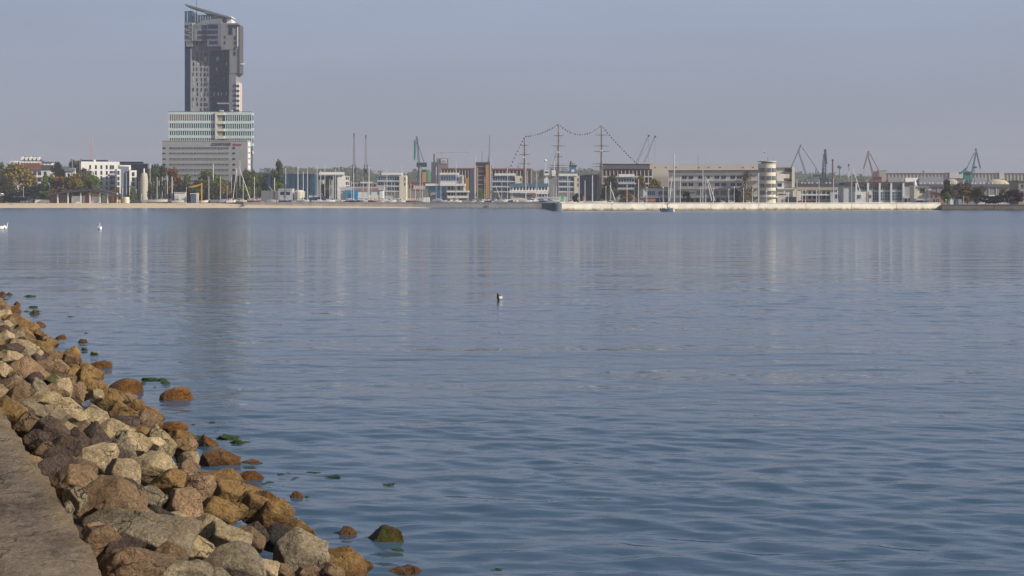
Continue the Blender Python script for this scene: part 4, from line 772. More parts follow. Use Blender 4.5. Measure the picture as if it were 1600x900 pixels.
# ------------------------------------------------------------------ cranes, masts, chimneys
def lev_crane(name, Y, pts, m, label, body, legs, sc=1.0, m2=None):
    """pts: dict of photo pixels for apex, jib tip, boom foot, boom head, tie ends."""
    k = Y / F; pc = pts['foot'][0]; o = empty('harbour_crane', (XP(pc, Y), Y, ZG - .5)); tag(o, label, 'crane'); zb = ZG - .5
    V = lambda p, dy=0: Vector(((p[0] - pc) * k, dy, ZP(p[1], Y) - zb))
    b = MB(); b.lattice(V(pts['foot']), V(pts['head']), 2.6 * sc * k, 1.0 * sc * k, .30 * sc * k, 9); b.build('boom', m, o)
    b = MB(); b.lattice(V(pts['apex']), V(pts['tip']), 1.5 * sc * k, 1.1 * sc * k, .26 * sc * k, 6); b.box(V(pts['tip']).x - .9 * k, V(pts['tip']).x + .9 * k, -.9 * k, .9 * k, V(pts['tip']).z - .9 * k, V(pts['tip']).z + .5 * k); b.build('jib', m2 or m, o)
    b = MB(); b.bar(V(pts['head'], -.5 * k), V(pts['apex'], -.5 * k), .5 * k); b.box(V(pts['apex']).x - 1.1 * k, V(pts['apex']).x + 1.1 * k, -k, k, V(pts['apex']).z - .9 * k, V(pts['apex']).z + .9 * k); b.build('jib_head', m, o)
    b = MB(); b.bar(V(pts['tie'][0], .8 * k), V(pts['tie'][1], .8 * k), .38 * k); b.bar(V(pts['tie'][0], -.8 * k), V(pts['tie'][1], -.8 * k), .38 * k); b.build('tie_rod', m, o)
    x0, y0, x1, y1 = body; b = MB(); b.box((x0 - pc) * k, (x1 - pc) * k, -2.6 * k, 2.6 * k, ZP(y1, Y) - zb, ZP(y0, Y) - zb); h = b.build('machine_house', m, o)
    b = MB(); b.box((x0 - pc) * k + .3 * k, (x1 - pc) * k - .3 * k, -2.75 * k, -2.6 * k, ZP((y0 + y1) / 2, Y) - zb, ZP(y0 + 1, Y) - zb); b.build('window', GL, h)
    b = MB(); tz = ZP(pts['tie'][1][1], Y) - zb; tx = (pts['tie'][1][0] - pc) * k
    for dx, dy in ((-2.5, -1.6), (2.5, -1.6), (-2.5, 1.6), (2.5, 1.6)): b.bar(((x0 + x1) / 2 * k - pc * k + dx * k, dy * k, ZP(y0, Y) - zb), (tx, dy * k * .3, tz), .4 * k)
    b.build('a_frame', m, o)
    lx0, ly, lx1 = legs
    for dx in (lx0, lx1):
        for dy in (-4, 4):
            b = MB(); b.bar(((dx - pc) * k, dy * k, 0), (((dx * .45 + (lx0 + lx1) / 2 * .55) - pc) * k, dy * k * .5, ZP(ly, Y) - zb), .7 * k); b.build('leg', m, o)
    b = MB(); b.box((lx0 - pc) * k, (lx1 - pc) * k, -3 * k, 3 * k, ZP(ly, Y) - zb - .8 * k, ZP(ly, Y) - zb); b.bar((0, 0, ZP(ly, Y) - zb), (0, 0, ZP(y1, Y) - zb), 2 * k); b.build('portal', m, o)
    b = MB(); b.bar(V(pts['tip']), V((pts['tip'][0], pts['tip'][1] + pts.get('rope', 16))), .12 * k, .12 * k, 4); b.build('rope', DK, o)
    return o, V, k
o, V, k = lev_crane('c', 1500, dict(foot=(655, 262), head=(652, 216), apex=(651, 214), tip=(647.6, 249), tie=((653.6, 226), (664, 259)), rope=3), DGRN, 'tall dark green harbour crane with folded jib left of the dark silo', (651, 254, 667, 261), (650, 275, 663), 1.2, GRN)
b = MB(); b.box(-8.5 * k, -6.2 * k, -1.2 * k, 1.2 * k, V((0, 250)).z, V((0, 219)).z); b.build('counterweight_beam', GRN, o)
lev_crane('c', 1700, dict(foot=(1260, 274), head=(1248, 238), apex=(1251, 227), tip=(1236, 262), tie=((1253, 230), (1275, 262)), rope=10), mat('pale_green_steel', (.10, .17, .16)), 'pale green crane with a wide luffing jib right of the round tower', (1271, 272, 1283, 280), (1262, 284, 1284), .95)
o, V, k = lev_crane('c', 1600, dict(foot=(1288, 276), head=(1289.5, 236), apex=(1289, 234), tip=(1291, 256), tie=((1287, 240), (1284.6, 262)), rope=2), DGRN, 'dark teal crane seen end-on with an upright boom', (1281, 277, 1294, 288), (1282, 292, 1294), 1.7)
lev_crane('c', 1500, dict(foot=(1367, 284), head=(1357, 246), apex=(1357, 237), tip=(1349.6, 262.6), tie=((1358.6, 239), (1372, 264)), rope=8), DRED, 'dark red harbour crane above the hall with tall window bays', (1366, 276, 1377, 284), (1366, 288, 1377), .95)
o, V, k = lev_crane('c', 1350, dict(foot=(1516, 286), head=(1524.4, 240), apex=(1524.6, 233), tip=(1531.6, 262.4), tie=((1522.6, 238), (1509, 266)), rope=14), GRN, 'bright green harbour crane at the far right above the storage domes', (1505.6, 268, 1516, 280), (1506, 288, 1518), 1.15)
b = MB(); b.bar(V((1511, 262)), V((1500.6, 270.6)), 1.0 * k); b.box(V((1498.6, 0)).x, V((1503, 0)).x, -2 * k, 2 * k, V((0, 272)).z, V((0, 269)).z); b.build('counterweight', GRN, o)
b = MB(); b.bar(V((1522.6, 286)), V((1522.6, 261)), .3 * k); b.box(V((1521, 0)).x, V((1526, 0)).x, -k, k, V((0, 262.6)).z, V((0, 260)).z); b.build('light_post', DK, o)
# pair of tall lattice jib cranes
def lattice_mast(px, top, Y, m, lab, mid=258, w=4.5):
    k = Y / F; o = empty('lattice_crane', (XP(px, Y), Y, ZG - .5)); tag(o, lab, 'crane', 'twin lattice crane masts'); z = lambda p: ZP(p, Y) - ZG + .5
    b = MB(); b.lattice((0, 0, z(mid)), (0, 0, z(top + 6)), w * .7 * k, 1.4 * k, .20 * k, 16); b.build('jib', m, o)
    b = MB(); b.lattice((0, 0, z(top + 6)), (0, 0, z(top)), 1.6 * k, .9 * k, .26 * k, 3); b.box(-.8 * k, .8 * k, -.6 * k, .6 * k, z(top + 2), z(top)); b.build('jib_head', DK, o)
    b = MB(); b.lattice((0, 0, 0), (0, 0, z(mid)), w * 1.3 * k, w * k, .34 * k, 9); b.build('tower', mat('dark_lattice', (.05, .055, .055)), o)
    for q in (mid, mid + 6, mid + 13, mid + 20): b = MB(); b.box(-w * .8 * k, w * .8 * k, -2.4 * k, 2.4 * k, z(q) - .25 * k, z(q) + .35 * k); b.build('platform', DK, o)
    b = MB(); b.box(-2.6 * k, 1.5 * k, -2 * k, 2 * k, z(mid + 12), z(mid + 7)); b.build('cab', DK, o)
lattice_mast(553.2, 208, 1250, mat('dull_steel', (.11, .11, .105)), 'left and darker of the twin tall lattice crane masts', 258)
lattice_mast(571.6, 211, 1250, mat('olive_steel', (.19, .19, .15)), 'right and paler of the twin tall lattice crane masts', 258)
k = 1150 / F; o = empty('lattice_crane', (XP(765, 1150), 1150, ZG - .5)); tag(o, 'single thin lattice jib rising beside the brown tower', 'crane'); z = lambda p: ZP(p, 1150) - ZG + .5
b = MB(); b.lattice((-.5 * k, 0, z(246)), (0, 0, z(211)), 2.4 * k, .9 * k, .22 * k, 12); b.build('jib', mat('olive_steel', (1, 1, 1)), o); b = MB(); b.lattice((0, 0, 0), (-.5 * k, 0, z(246)), 6 * k, 2.6 * k, .3 * k, 12); b.bar((-3.4 * k, 0, z(256)), (-.8 * k, 0, z(243)), .4 * k); b.build('tower', MATS['dull_steel'], o)
for a, c, lab in (((994, 256), (1013.4, 211.6), 'left of two pale hazy crane booms behind the brick pier hall'), ((1005, 258), (1023.4, 213), 'right of two pale hazy crane booms behind the brick pier hall')):
    Y = 2100; k = Y / F; o = empty('distant_crane', (XP(a[0] - 4, Y), Y, 2.9)); tag(o, lab, 'crane'); V = lambda p: Vector(((p[0] - a[0] + 4) * k, 0, ZP(p[1], Y) - 2.9)); g = mat('hazy_steel', (.22, .24, .27))
    b = MB(); b.lattice(V(a), V(c), 2.6 * k, 1.4 * k, .24 * k, 12); b.build('boom', g, o); b = MB(); b.box(V(c).x - 1.2 * k, V(c).x + 1.6 * k, -k, k, V(c).z - 2 * k, V(c).z + k); b.build('boom_head', DK, o)
    b = MB(); b.lattice((0, 0, 0), V((a[0] + 1, a[1])), 9 * k, 4 * k, .4 * k, 6); b.build('tower', g, o); b = MB(); b.bar(V(c), V((c[0], 258)), .14 * k, .14 * k, 4); b.bar(V((a[0] - 8, 250)), V(c), .12 * k, .12 * k, 4); b.build('rope', DK, o)
# far tower crane
Y = 2000; k = Y / F; o = empty('tower_crane', (XP(690, Y), Y, 2.9)); tag(o, 'faint thin tower crane with a long level jib above the dark silo', 'crane'); z = lambda p: ZP(p, Y) - 2.9
b = MB(); b.lattice((0, 0, 0), (0, 0, z(236)), 1.6 * k, 1.4 * k, .14 * k, 20); b.build('tower', mat('faded_mast_paint', (1, 1, 1)), o); b = MB(); b.lattice((-8 * k, 0, z(238.6)), (44 * k, 0, z(238)), 1.1 * k, .9 * k, .13 * k, 30); b.build('jib', MATS['faded_mast_paint'], o)
# chimney, flood-light tower, beacon mast
k = 1500 / F; o = empty('chimney', (XP(1301, 1500), 1500, ZG - .5)); tag(o, 'thin dark red-brown chimney right of the end-on teal crane', 'chimney'); m = MB(); m.lathe([(1.9 * k, 0), (1.1 * k, 68 * k)], 14); m.build('stack', BWN, o); m = MB(); m.lathe([(1.7 * k, 66 * k), (1.7 * k, 68.4 * k)], 14); m.build('rim', DK, o)
k = 1500 / F; o = empty('floodlight_tower', (XP(1312, 1500), 1500, ZG - .5)); tag(o, 'floodlight tower with a wide flat head right of the chimney', 'light tower'); m = MB(); m.bar((0, 0, 0), (0, 0, 56 * k), 1.1 * k, .7 * k, 10); m.build('pole', STEEL, o); m = MB(); m.lathe([(1.6 * k, 54 * k), (4 * k, 56 * k), (4 * k, 57 * k), (2 * k, 59 * k)], 14); m.build('lamp_head', STEEL, o)
k = 1400 / F; o = empty('beacon_mast', (XP(1326, 1400), 1400, ZG - .5)); tag(o, 'thin red and white lattice mast left of the pale hall', 'mast')
for i in range(6): m = MB(); m.lattice((0, 0, i * 10 * k), (0, 0, (i + 1) * 10 * k), (3.2 - .35 * i) * k, (2.85 - .35 * i) * k, .16 * k, 4); m.build('section', (WB, MATS['faded_mast_paint'])[i % 2], o)
m = MB(); m.lathe([(1.2 * k, 58 * k), (1.2 * k, 61 * k)], 8); m.build('top_box', DK, o)

# ------------------------------------------------------------------ tall ship
def tall_ship():
    Y = 1037; k = Y / F; o = empty('tall_ship', (XP(880, Y), Y, 0)); tag(o, 'three-masted sailing ship dressed with signal flags, sails furled', 'sailing ship'); hx = lambda p: (p - 880) * k; hz = lambda p: ZP(p, Y)
    v = []; f = []; n = 14
    for i in range(n + 1):
        t = i / n; x = hx(806 + (972 - 806) * t); w = 6 * math.sin(math.pi * (.08 + .9 * t)) ** .6; sh = 1.6 * (2 * t - 1) ** 2
        v += [(x, -w * .35, -1.2), (x, -w, 1.5), (x, -w, 4.3 + sh), (x, w, 4.3 + sh), (x, w, 1.5), (x, w * .35, -1.2)]
    for i in range(n):
        for j in range(6): a = i * 6 + j; b_ = i * 6 + (j + 1) % 6; f.append((a, b_, b_ + 6, a + 6))
    f += [tuple(range(6)), tuple(range(n * 6, n * 6 + 6))]; m = MB(); m.add(v, f); m.build('hull', WB, o); m = MB(); m.box(hx(830), hx(850), -3, 3, 4.4, 6.8); m.build('deck_house', W, o); m = MB(); m.box(hx(885), hx(915), -3, 3, 4.4, 6.6); m.build('deck_house', W, o)
    m = MB(); m.bar((hx(970), 0, 5.5), (hx(997), 0, 10), .4, .15); m.build('bowsprit', WOODM, o)
    tops = []
    for px, top, mid, low, yards in ((819.5, 216, 246, 300, ((227, 7), (241.5, 8.5), (256, 10))), (872.4, 194, 238, 300, ((212, 8), (228, 11), (245, 6), (258, 15), (262, 16))), (939.6, 196, 236, 300, ((211, 10), (228, 12), (236.6, 12), (256, 15), (260.4, 15)))):
        b = MB(); b.bar((hx(px), 0, 4), (hx(px), 0, hz(mid)), .75, .6, 8); b.build('mast', WOODM if px > 830 else WOODM, o); b = MB(); b.bar((hx(px), 0, hz(mid)), (hx(px), 0, hz(top)), .55, .26, 8); b.build('topmast', WOODM, o)
        b = MB(); b.box(hx(px) - 1.2, hx(px) + 1.2, -1, 1, hz(mid) - .3, hz(mid) + .5); b.build('mast_top', W, o)
        for yy, hw in yards: b = MB(); b.bar((hx(px - hw), -.5, hz(yy)), (hx(px), -.6, hz(yy)), .14, .3, 6); b.bar((hx(px), -.6, hz(yy)), (hx(px + hw), -.5, hz(yy)), .3, .14, 6); b.build('yard', mat('dark_yard', (.12, .11, .10)), o)
        b = MB()
        for dy in (-5, 5):
            for dx in (-4, -2, 0, 2, 4): b.bar((hx(px + dx * 1.6), dy, 5), (hx(px), 0, hz(mid + 2)), .07, .07, 4)
        b.bar((hx(px - 14), 0, 6), (hx(px), 0, hz(top + 8)), .05, .05, 4); b.bar((hx(px - 9), 0, 6), (hx(px), 0, hz(mid)), .05, .05, 4); b.bar((hx(px + 14), 0, 6), (hx(px), 0, hz(top + 10)), .05, .05, 4); b.build('rigging', STEEL, o); tops.append(px)
    b = MB(); b.bar((hx(838), 0, 10), (hx(866), 0, hz(234)), .07, .07, 4); b.bar((hx(852), 0, 12), (hx(876), 0, hz(213)), .3, .12, 4); b.build('stay', mat('blue_grey_rope', (.2, .25, .32)), o)
    fcol = [(.22, .03, .04), (.03, .045, .12), (.30, .29, .27), (.25, .19, .06), (.03, .03, .04), (.04, .04, .06), (.05, .05, .06)]; rs = random.Random(2)
    def bunting(a, b_, sag, n, ph=0):
        line = MB(); prev = None
        for i in range(41):
            t = i / 40; p = Vector((hx(a[0] + (b_[0] - a[0]) * t), 0, hz(a[1] + (b_[1] - a[1]) * t + sag * 4 * t * (1 - t))))
            if prev is not None: line.bar(prev, p, .022, .022, 4)
            prev = p
        ln = line.build('flag_line', STEEL, o)
        for i in range(n):
            t = (i + .6) / n; p = (hx(a[0] + (b_[0] - a[0]) * t), 0, hz(a[1] + (b_[1] - a[1]) * t + sag * 4 * t * (1 - t))); w = .42
            q = MB(); q.prism([(-w, -.9), (w, -.75), (w, .3), (-w, .15)], -.04, .04); fo = q.build('signal_flag', OBJ, ln, loc=p); fo.color = (*fcol[rs.randrange(7)], 1)
    bunting((797, 262), (819.5, 214), -2, 9); bunting((819.5, 213), (872, 194), 4.2, 14); bunting((873, 194), (939, 196), 15, 17); bunting((940.6, 197), (996, 256), 2, 17)
tall_ship()

# ------------------------------------------------------------------ yachts (hull, cabin, mast, boom, rigging)
def yacht_proto(Lh, hm, name='yacht'):
    v = []; f = []; n = 10
    for i in range(n + 1):
        t = i / n; x = -Lh / 2 + Lh * t; w = Lh * .16 * (math.sin(math.pi * (.22 + .78 * t)) ** .8 if t < 1 else .02) + .03; sh = .25 * (2 * t - .8) ** 2
        v += [(x, 0, -.5 + .5 * t ** 3), (x, -w * .8, .15), (x, -w, 1.0 + sh), (x, w, 1.0 + sh), (x, w * .8, .15)]
    for i in range(n):
        for j in range(5): a = i * 5 + j; b_ = i * 5 + (j + 1) % 5; f.append((a, b_, b_ + 5, a + 5))
    f += [tuple(range(5)), tuple(range(n * 5, n * 5 + 5))]; m = MB(); m.add(v, f); hull = m.mesh('hull', hm)
    m = MB(); m.prism([(-Lh * .2, 1.05), (-Lh * .2, 1.7), (Lh * .08, 1.65), (Lh * .22, 1.1)], -.9, .9); m.box(-Lh * .18, Lh * .04, -.95, .95, 1.3, 1.55); cab = m.mesh('cabin', W)
    return hull, cab
HULLS = {c: yacht_proto(9.5, m_) for c, m_ in (('white', WB), ('navy', NAVY), ('red', DRED), ('grey', LG), ('blue', mat('hull_blue', (.03, .07, .20), .4)))}
UNIT = {}
for th, r in (('thin', .17), ('mid', .26), ('thick', .36)):
    m = MB(); m.bar((0, 0, 0), (0, 0, 1), r, r * .8, 6); UNIT[th] = m.mesh('mast', MAST)
yachts = []
def yacht(px, top, Y, th='mid', hull='white', zb=0.0, rz=None, rig=True, desc=None, cradle=False):
    k = Y / F; o = empty('yacht', (XP(px, Y), Y, zb), R(rz if rz is not None else rnd.uniform(-35, 35) + (90 if rnd.random() < .5 else 0))); tag(o, None, 'sailing yacht', 'moored and laid-up sailing yachts')
    h, c = HULLS[hull]; mesh_obj('hull', h, o); mesh_obj('cabin', c, o); H = ZP(top, Y) - zb - 1.0
    ms = mesh_obj('mast', UNIT[th], o, (.4, 0, 1.0)); ms.scale = (1, 1, H)
    m = MB(); m.bar((.3, 0, 2.2), (-3.6, 0, 2.3), .16, .14, 6); m.build('boom', (NAVY, W, SB)[rnd.randrange(3)], o)
    m = MB(); m.bar((.4, -1.0, 1 + H * .55), (.4, 1.0, 1 + H * .55), .05, .05, 4)
    for a in ((-4.5, 0, 1.2), (4.5, 0, 1.2), (.3, -1.3, 1.1), (.3, 1.3, 1.1)): m.bar(a, (.4, 0, 1 + H * (.97 if a[1] == 0 else .8)), .03, .03, 4)
    m.build('rigging', STEEL, o)
    if cradle:
        for s in (-2, 2):
            m = MB(); m.bar((s, -1.1, -1.3), (s, -.9, .3), .12); m.bar((s, 1.1, -1.3), (s, .9, .3), .12); m.bar((s, -1.2, -1.3), (s, 1.2, -1.3), .12); m.build('cradle', STEEL, o)
    yachts.append((px, o, desc or ('%s-hulled yacht with a %s mast' % (hull, {'thin': 'thin', 'mid': 'pale', 'thick': 'thick pale'}[th]))))
    return o
ash = ZG + .9   # boats ashore on cradles
hc = ['white', 'white', 'grey', 'navy', 'white', 'red', 'white', 'blue']
for i, (px, top, th) in enumerate([(196.5, 270, 'thin'), (216, 283, 'mid'), (233.6, 257, 'mid'), (235.4, 284, 'mid'), (239.4, 284, 'mid'), (244.6, 276, 'mid'), (247.6, 282, 'mid'), (252.6, 276, 'mid'), (257.4, 284, 'thin'), (260.6, 276, 'mid'), (268, 276, 'thick'), (278.6, 294, 'thin'),
        (323.4, 274, 'mid'), (325.6, 276, 'mid'), (332.4, 256, 'thick'), (343.6, 276, 'mid'), (354, 290, 'thin'), (360.6, 276, 'mid'), (369, 262, 'mid'), (374, 250, 'mid'), (379, 277, 'mid'), (396.6, 276, 'mid'),
        (428, 278, 'thick'), (445.6, 262, 'mid'), (464.6, 260, 'thick'), (473, 268, 'mid'), (479.6, 262, 'mid'), (494.6, 258, 'mid'), (500, 266, 'mid'), (506.6, 258, 'mid'), (514, 280, 'thin'), (520, 274, 'mid'), (523.4, 264, 'mid'), (529, 258, 'thin'),
        (548, 283, 'thin'), (551.6, 260, 'mid'), (566.4, 277, 'thin'), (574, 284, 'mid'), (575.6, 261, 'thick'), (580, 284, 'thin'), (599.6, 285, 'mid'), (603.4, 260, 'mid'), (611, 283, 'thin'), (615.4, 285, 'thin'), (626.6, 260, 'mid'), (640.6, 286, 'thin'),
        (648, 296, 'mid'), (655.4, 260, 'mid'), (659, 285, 'thin'), (680.6, 260, 'thick'), (688, 290, 'thin'), (711.6, 252, 'mid'), (741.4, 246, 'thick'), (745.6, 262, 'thin'), (756.6, 276, 'thin'), (765.6, 246, 'thick')]):
    yacht(px, top, wallY(px) + (i * 7 % 5) * 3 + 12 if px > 380 else 1068 + (i * 7 % 5) * 2, th, hc[i % 8], ash, cradle=True, rz=(-20 + (i * 37) % 40))
for i, (px, top, th) in enumerate([(783, 286, 'thin'), (792, 261, 'mid'), (799, 290, 'thin'), (820.6, 248, 'thick'), (837.6, 268, 'mid'), (853, 300, 'thin'),
        (864, 290, 'thin'), (868.6, 291, 'thin'), (886.6, 275, 'mid'), (889.6, 280, 'thin'), (905, 274, 'mid'), (914, 282, 'mid'), (925.4, 274, 'thick'), (953.8, 284, 'mid'), (998, 280, 'mid'),
        (1044.6, 272, 'thin'), (1053.4, 240, 'thick'), (1062.6, 276, 'mid'), (1098.6, 265, 'mid'), (1103, 275, 'mid'), (1185.4, 270, 'thick'), (1245, 280, 'mid'), (1279.4, 281, 'mid'), (1302.6, 279, 'mid'), (1331, 258, 'thin'), (1355, 280, 'thin')]):
    yacht(px, top, (752 + (i * 13) % 40) if px > 878 else 984 + (i * 7) % 5, th, hc[(i * 3) % 8], 0.0 if px > 878 else ash, cradle=px < 878, rz=(70 + (i * 31) % 40) if px > 878 else -15 + (i * 29) % 40)
ordinal_labels(yachts, '%s, %s')
# leaning spars (masts lying in racks)
spars = []
for a, b_, Y in (((953, 290), (961, 313), 750), ((1050, 275), (1046, 314), 750), ((1104, 278), (1112, 314), 755), ((1106, 280), (1117, 314), 760), ((1332, 262), (1348, 312), 765), ((370, 262), (364, 311), 1060), ((374, 262), (391, 312), 1060), ((774, 290), (783, 314), 996), ((421, 292), (427, 300), 1040)):
    m = MB(); A = P(a[0], a[1], Y); Bp = P(b_[0], b_[1], Y - 4); m.bar((0, 0, 0), A - Bp, .26, .16, 6); r0 = m.build('leaning_spar', MAST, loc=Bp); tag(r0, None, 'spar', 'leaning spars in the boatyard'); spars.append((b_[0], r0, 'slanting bare spar'))
ordinal_labels(spars, '%s, %s')
# a teal triangular sail cloth among masts
m = MB(); m.prism([(-1.3, 0), (1.0, 0), (0, 3.0)], -.05, .05); tag(m.build('small_sail', mat('teal_cloth', (.02, .25, .25)), loc=P(770, 301, 994)), 'small teal triangular sail before the blue-grey office', 'sail')
m = MB(); m.box(-.8, .8, -.3, .3, 0, 2.4); m.bar((0, 0, -4), (0, 0, 0), .15); tag(m.build('green_sign', mat('lime_sign', (.08, .5, .12)), loc=P(878.5, 312, 830)), 'bright green panel below the funnel office', 'sign')
m = MB(); m.bar((0, 0, 0), (0, 0, 5), .5, .4); m.box(-1.4, .9, -.5, .5, 2.0, 4.6); tag(m.build('channel_marker', mat('salmon_marker', (.5, .12, .10)), loc=P(914.5, 319, 790)), 'salmon red marker beside the yacht masts behind the breakwater', 'marker')

# motor boats / small craft ashore: hull, cabin, windscreen
craft = []
def craft_at(px, Y, Lh, hull_m, desc, zb=None, cabm=W, rz=0, h=1.3, cabin=True):
    zb = ZG + .35 if zb is None else zb; o = empty('motor_boat', (XP(px, Y), Y, zb), R(rz)); tag(o, None, 'motor boat', 'small boats ashore behind the seawall'); v = []; f = []; n = 8
    for i in range(n + 1):
        t = i / n; x = -Lh / 2 + Lh * t; w = Lh * .17 * (1 - max(0, t - .45) ** 2 * 3.2); w = max(w, .03); v += [(x, 0, -.35 + .7 * t ** 4), (x, -w * .75, .2 + .3 * t ** 3), (x, -w, h * (.9 + .3 * t)), (x, w, h * (.9 + .3 * t)), (x, w * .75, .2 + .3 * t ** 3)]
    for i in range(n):
        for j in range(5): a = i * 5 + j; b_ = i * 5 + (j + 1) % 5; f.append((a, b_, b_ + 5, a + 5))
    f += [tuple(range(5)), tuple(range(n * 5, n * 5 + 5))]; m = MB(); m.add(v, f); m.build('hull', hull_m, o)
    if cabin:
        m = MB(); m.prism([(-Lh * .22, h), (-Lh * .2, h + 1.5), (Lh * .05, h + 1.45), (Lh * .2, h + .1)], -Lh * .1, Lh * .1); c = m.build('cabin', cabm, o); m = MB(); m.box(-Lh * .19, Lh * .03, -Lh * .1 - .04, Lh * .1 + .04, h + .75, h + 1.2); m.build('window', GL, c)
    craft.append((px, o, desc))
    return o
HB = MATS['hull_blue']
craft_at(490, 1025, 16, HB, 'large blue-hulled boat on cradles', ZG + 1.6, W, 4, 2.6); craft_at(509, 1020, 12, HB, 'smaller blue-hulled boat on cradles', ZG + 1.3, NAVY, 176, 2.0)
craft_at(405, 1040, 7.5, WB, 'white motor boat with a small cabin', None, WB, 175, 1.9); craft_at(462, 1022, 12, WB, 'low white boat with a pale cover', None, W, 10, 1.2, False); craft_at(425, 1030, 9, LG, 'long pale covered hull', None, W, 0, 1.2, False)
craft_at(545, 1010, 8, DRED, 'dark red hulled boat', None, W, 5, 1.4); craft_at(585, 1005, 9, DRED, 'dull red boat beside the white shed', None, W, 185, 1.5); craft_at(574, 1007, 6, WB, 'small white and red boat', None, W, 0, 1.4); craft_at(596, 1004, 7, WB, 'low white dinghy', None, W, 8, .9, False)
for px, c in ((610, 'rounded white boat'), (616.5, 'rounded white boat'), (627, 'rounded white boat'), (706, 'rounded cream boat'), (714.5, 'rounded cream boat'), (738, 'low white boat'), (750, 'low white boat'), (775, 'white boat'), (783, 'white boat')):
    craft_at(px, wallY(px) + 9, 6.2, WB if 'white' in c else CRM, c, None, W, (px * 7) % 30 - 15, 1.3, 'low' not in c)
craft_at(845, 984, 7, WB, 'low white launch', None, W, 0, 1.1, False); craft_at(860, 983, 7, WB, 'low white launch', None, W, 180, 1.1, False)
craft_at(243, 1062, 18, LG, 'long pale boat with a dark lower hull', ZG + .6, W, 2, 1.9, False); craft_at(278, 1060, 9, LG, 'grey covered boat', None, GREY, 3, 1.5); craft_at(318, 1058, 7, WB, 'white boat with a raised bow', None, W, 0, 1.5, False)
craft_at(343, 1064, 13, mat('lavender_cover', (.3, .3, .36)), 'long grey-violet covered boat', None, W, 0, 2.2, False); craft_at(361, 1062, 7, WB, 'white boat', None, W, 0, 1.6); craft_at(930, 752, 13, WB, 'long white boat', 2.6, W, 178, 1.4, False); craft_at(880, 759, 8, WB, 'white cabin boat', 2.6, W, 5, 1.3); craft_at(893, 757, 6, CRM, 'cream boat over the breakwater', 2.4, CRM, 5, 1.7)
for px in (955, 1003, 1130, 1143, 1170): craft_at(px, 754, 6, WB, 'small white boat', 2.3, WB, 0, 1.2)
craft_at(1345, 746, 20, W, 'long low white hull', 2.2, W, 2, 1.6, False)
ordinal_labels(craft, '%s, %s')
# red cars in a row, and dark ones by the pavilion
cars = []
def car(px, Y, m_, desc, zb=None):
    o = empty('parked_car', (XP(px, Y), Y, ZG - .5 if zb is None else zb)); tag(o, None, 'car', 'cars parked along the waterfront')
    m = MB(); m.prism([(-2.1, .35), (-2.1, .85), (-1.5, .95), (-1.0, 1.42), (.6, 1.42), (1.3, .95), (2.1, .8), (2.1, .35)], -.85, .85); m.build('body', m_, o); m = MB(); m.prism([(-1.35, .95), (-.95, 1.36), (.55, 1.36), (1.1, .97)], -.88, .88); m.build('window', GL, o)
    for x in (-1.3, 1.3):
        for y in (-.87, .87): m = MB(); m.bar((x, y - .1, .33), (x, y + .1, .33), .33, .33, 10); m.build('wheel', DK, o)
    cars.append((px, o, desc))
for px in (1251, 1257, 1263, 1269, 1275): car(px, 900, mat('crimson_car', (.42, .03, .08), .35), 'crimson red parked car', ZG + .3)
for px, c, d in ((204, DK, 'dark parked car'), (209, NAVY, 'navy parked car'), (214, DK, 'black parked car'), (288, W, 'white parked car'), (298, mat('blue_car', (.03, .06, .2), .4), 'blue parked car'), (310, DK, 'dark parked car'), (637, WB, 'white parked car'), (724, NAVY, 'navy parked car'), (732, DK, 'dark parked car')): car(px, 1066 if px < 400 else 1004, c, d)
ordinal_labels(cars, '%s %s')

# white lamp posts along the breakwater and shore
posts = []; m = MB(); m.bar((0, 0, 0), (0, 0, 1), .16, .12, 6); PM = m.mesh('pole', MAST); m = MB(); m.lathe([(.1, 0), (.34, .15), (.34, .4), (.1, .55)], 8); LM = m.mesh('lamp_head', WB)
for px, top, Y in ((36.6, 293, 1056), (113, 247, 1240), (191, 295, 1058), (221, 305, 1062), (291, 294, 1060), (946.6, 293, 712), (979.6, 291, 712), (1010.6, 294, 712), (1036, 294, 712), (1094.6, 295, 712), (1114.6, 296, 712), (1138.6, 297, 712), (1147, 293, 712), (1161.6, 296, 712), (1175.6, 297, 712), (1197.6, 300, 712), (1207, 302, 712), (1225, 300, 712), (1231.6, 303, 712), (1253.6, 299, 712), (1258.6, 299, 712), (1275.6, 299, 712), (1308.6, 300, 712), (1324.6, 299, 712), (1505.6, 309, 757), (1478, 313, 757)):
    Y = 692.5 + 62 * (px - 872) / 598 if 872 < px < 1470 else Y; z0 = 3.9 if 872 < px < 1470 else ZG - .5; zz = ZP(top, Y); o = empty('lamp_post', (XP(px, Y), Y, z0)); tag(o, None, 'lamp post', 'pale lamp posts along the waterfront')
    p = mesh_obj('pole', PM, o); p.scale = (1, 1, zz - z0); mesh_obj('lamp_head', LM, o, (0, 0, zz - z0)); posts.append((px, o, 'slim white lamp post'))
ordinal_labels(posts, '%s %s')
# yellow boat hoist
Y = 1056; k = Y / F; o = empty('boat_hoist', (XP(315, Y), Y, ZG - .5)); tag(o, 'yellow boat hoist with a slanting arm below the hotel', 'hoist'); z = lambda p: ZP(p, Y) - ZG + .5
m = MB(); m.bar((0, 0, 0), (0, 0, z(285.5)), 1.0 * k, 1.0 * k, 8); m.build('column', YEL, o); m = MB(); m.prism([(-22 * k, z(292.4)), (-8 * k, z(289)), (0, z(287)), (0, z(288.4)), (-3 * k, z(290)), (-12 * k, z(293))], -.5, .5); m.build('arm', YEL, o)
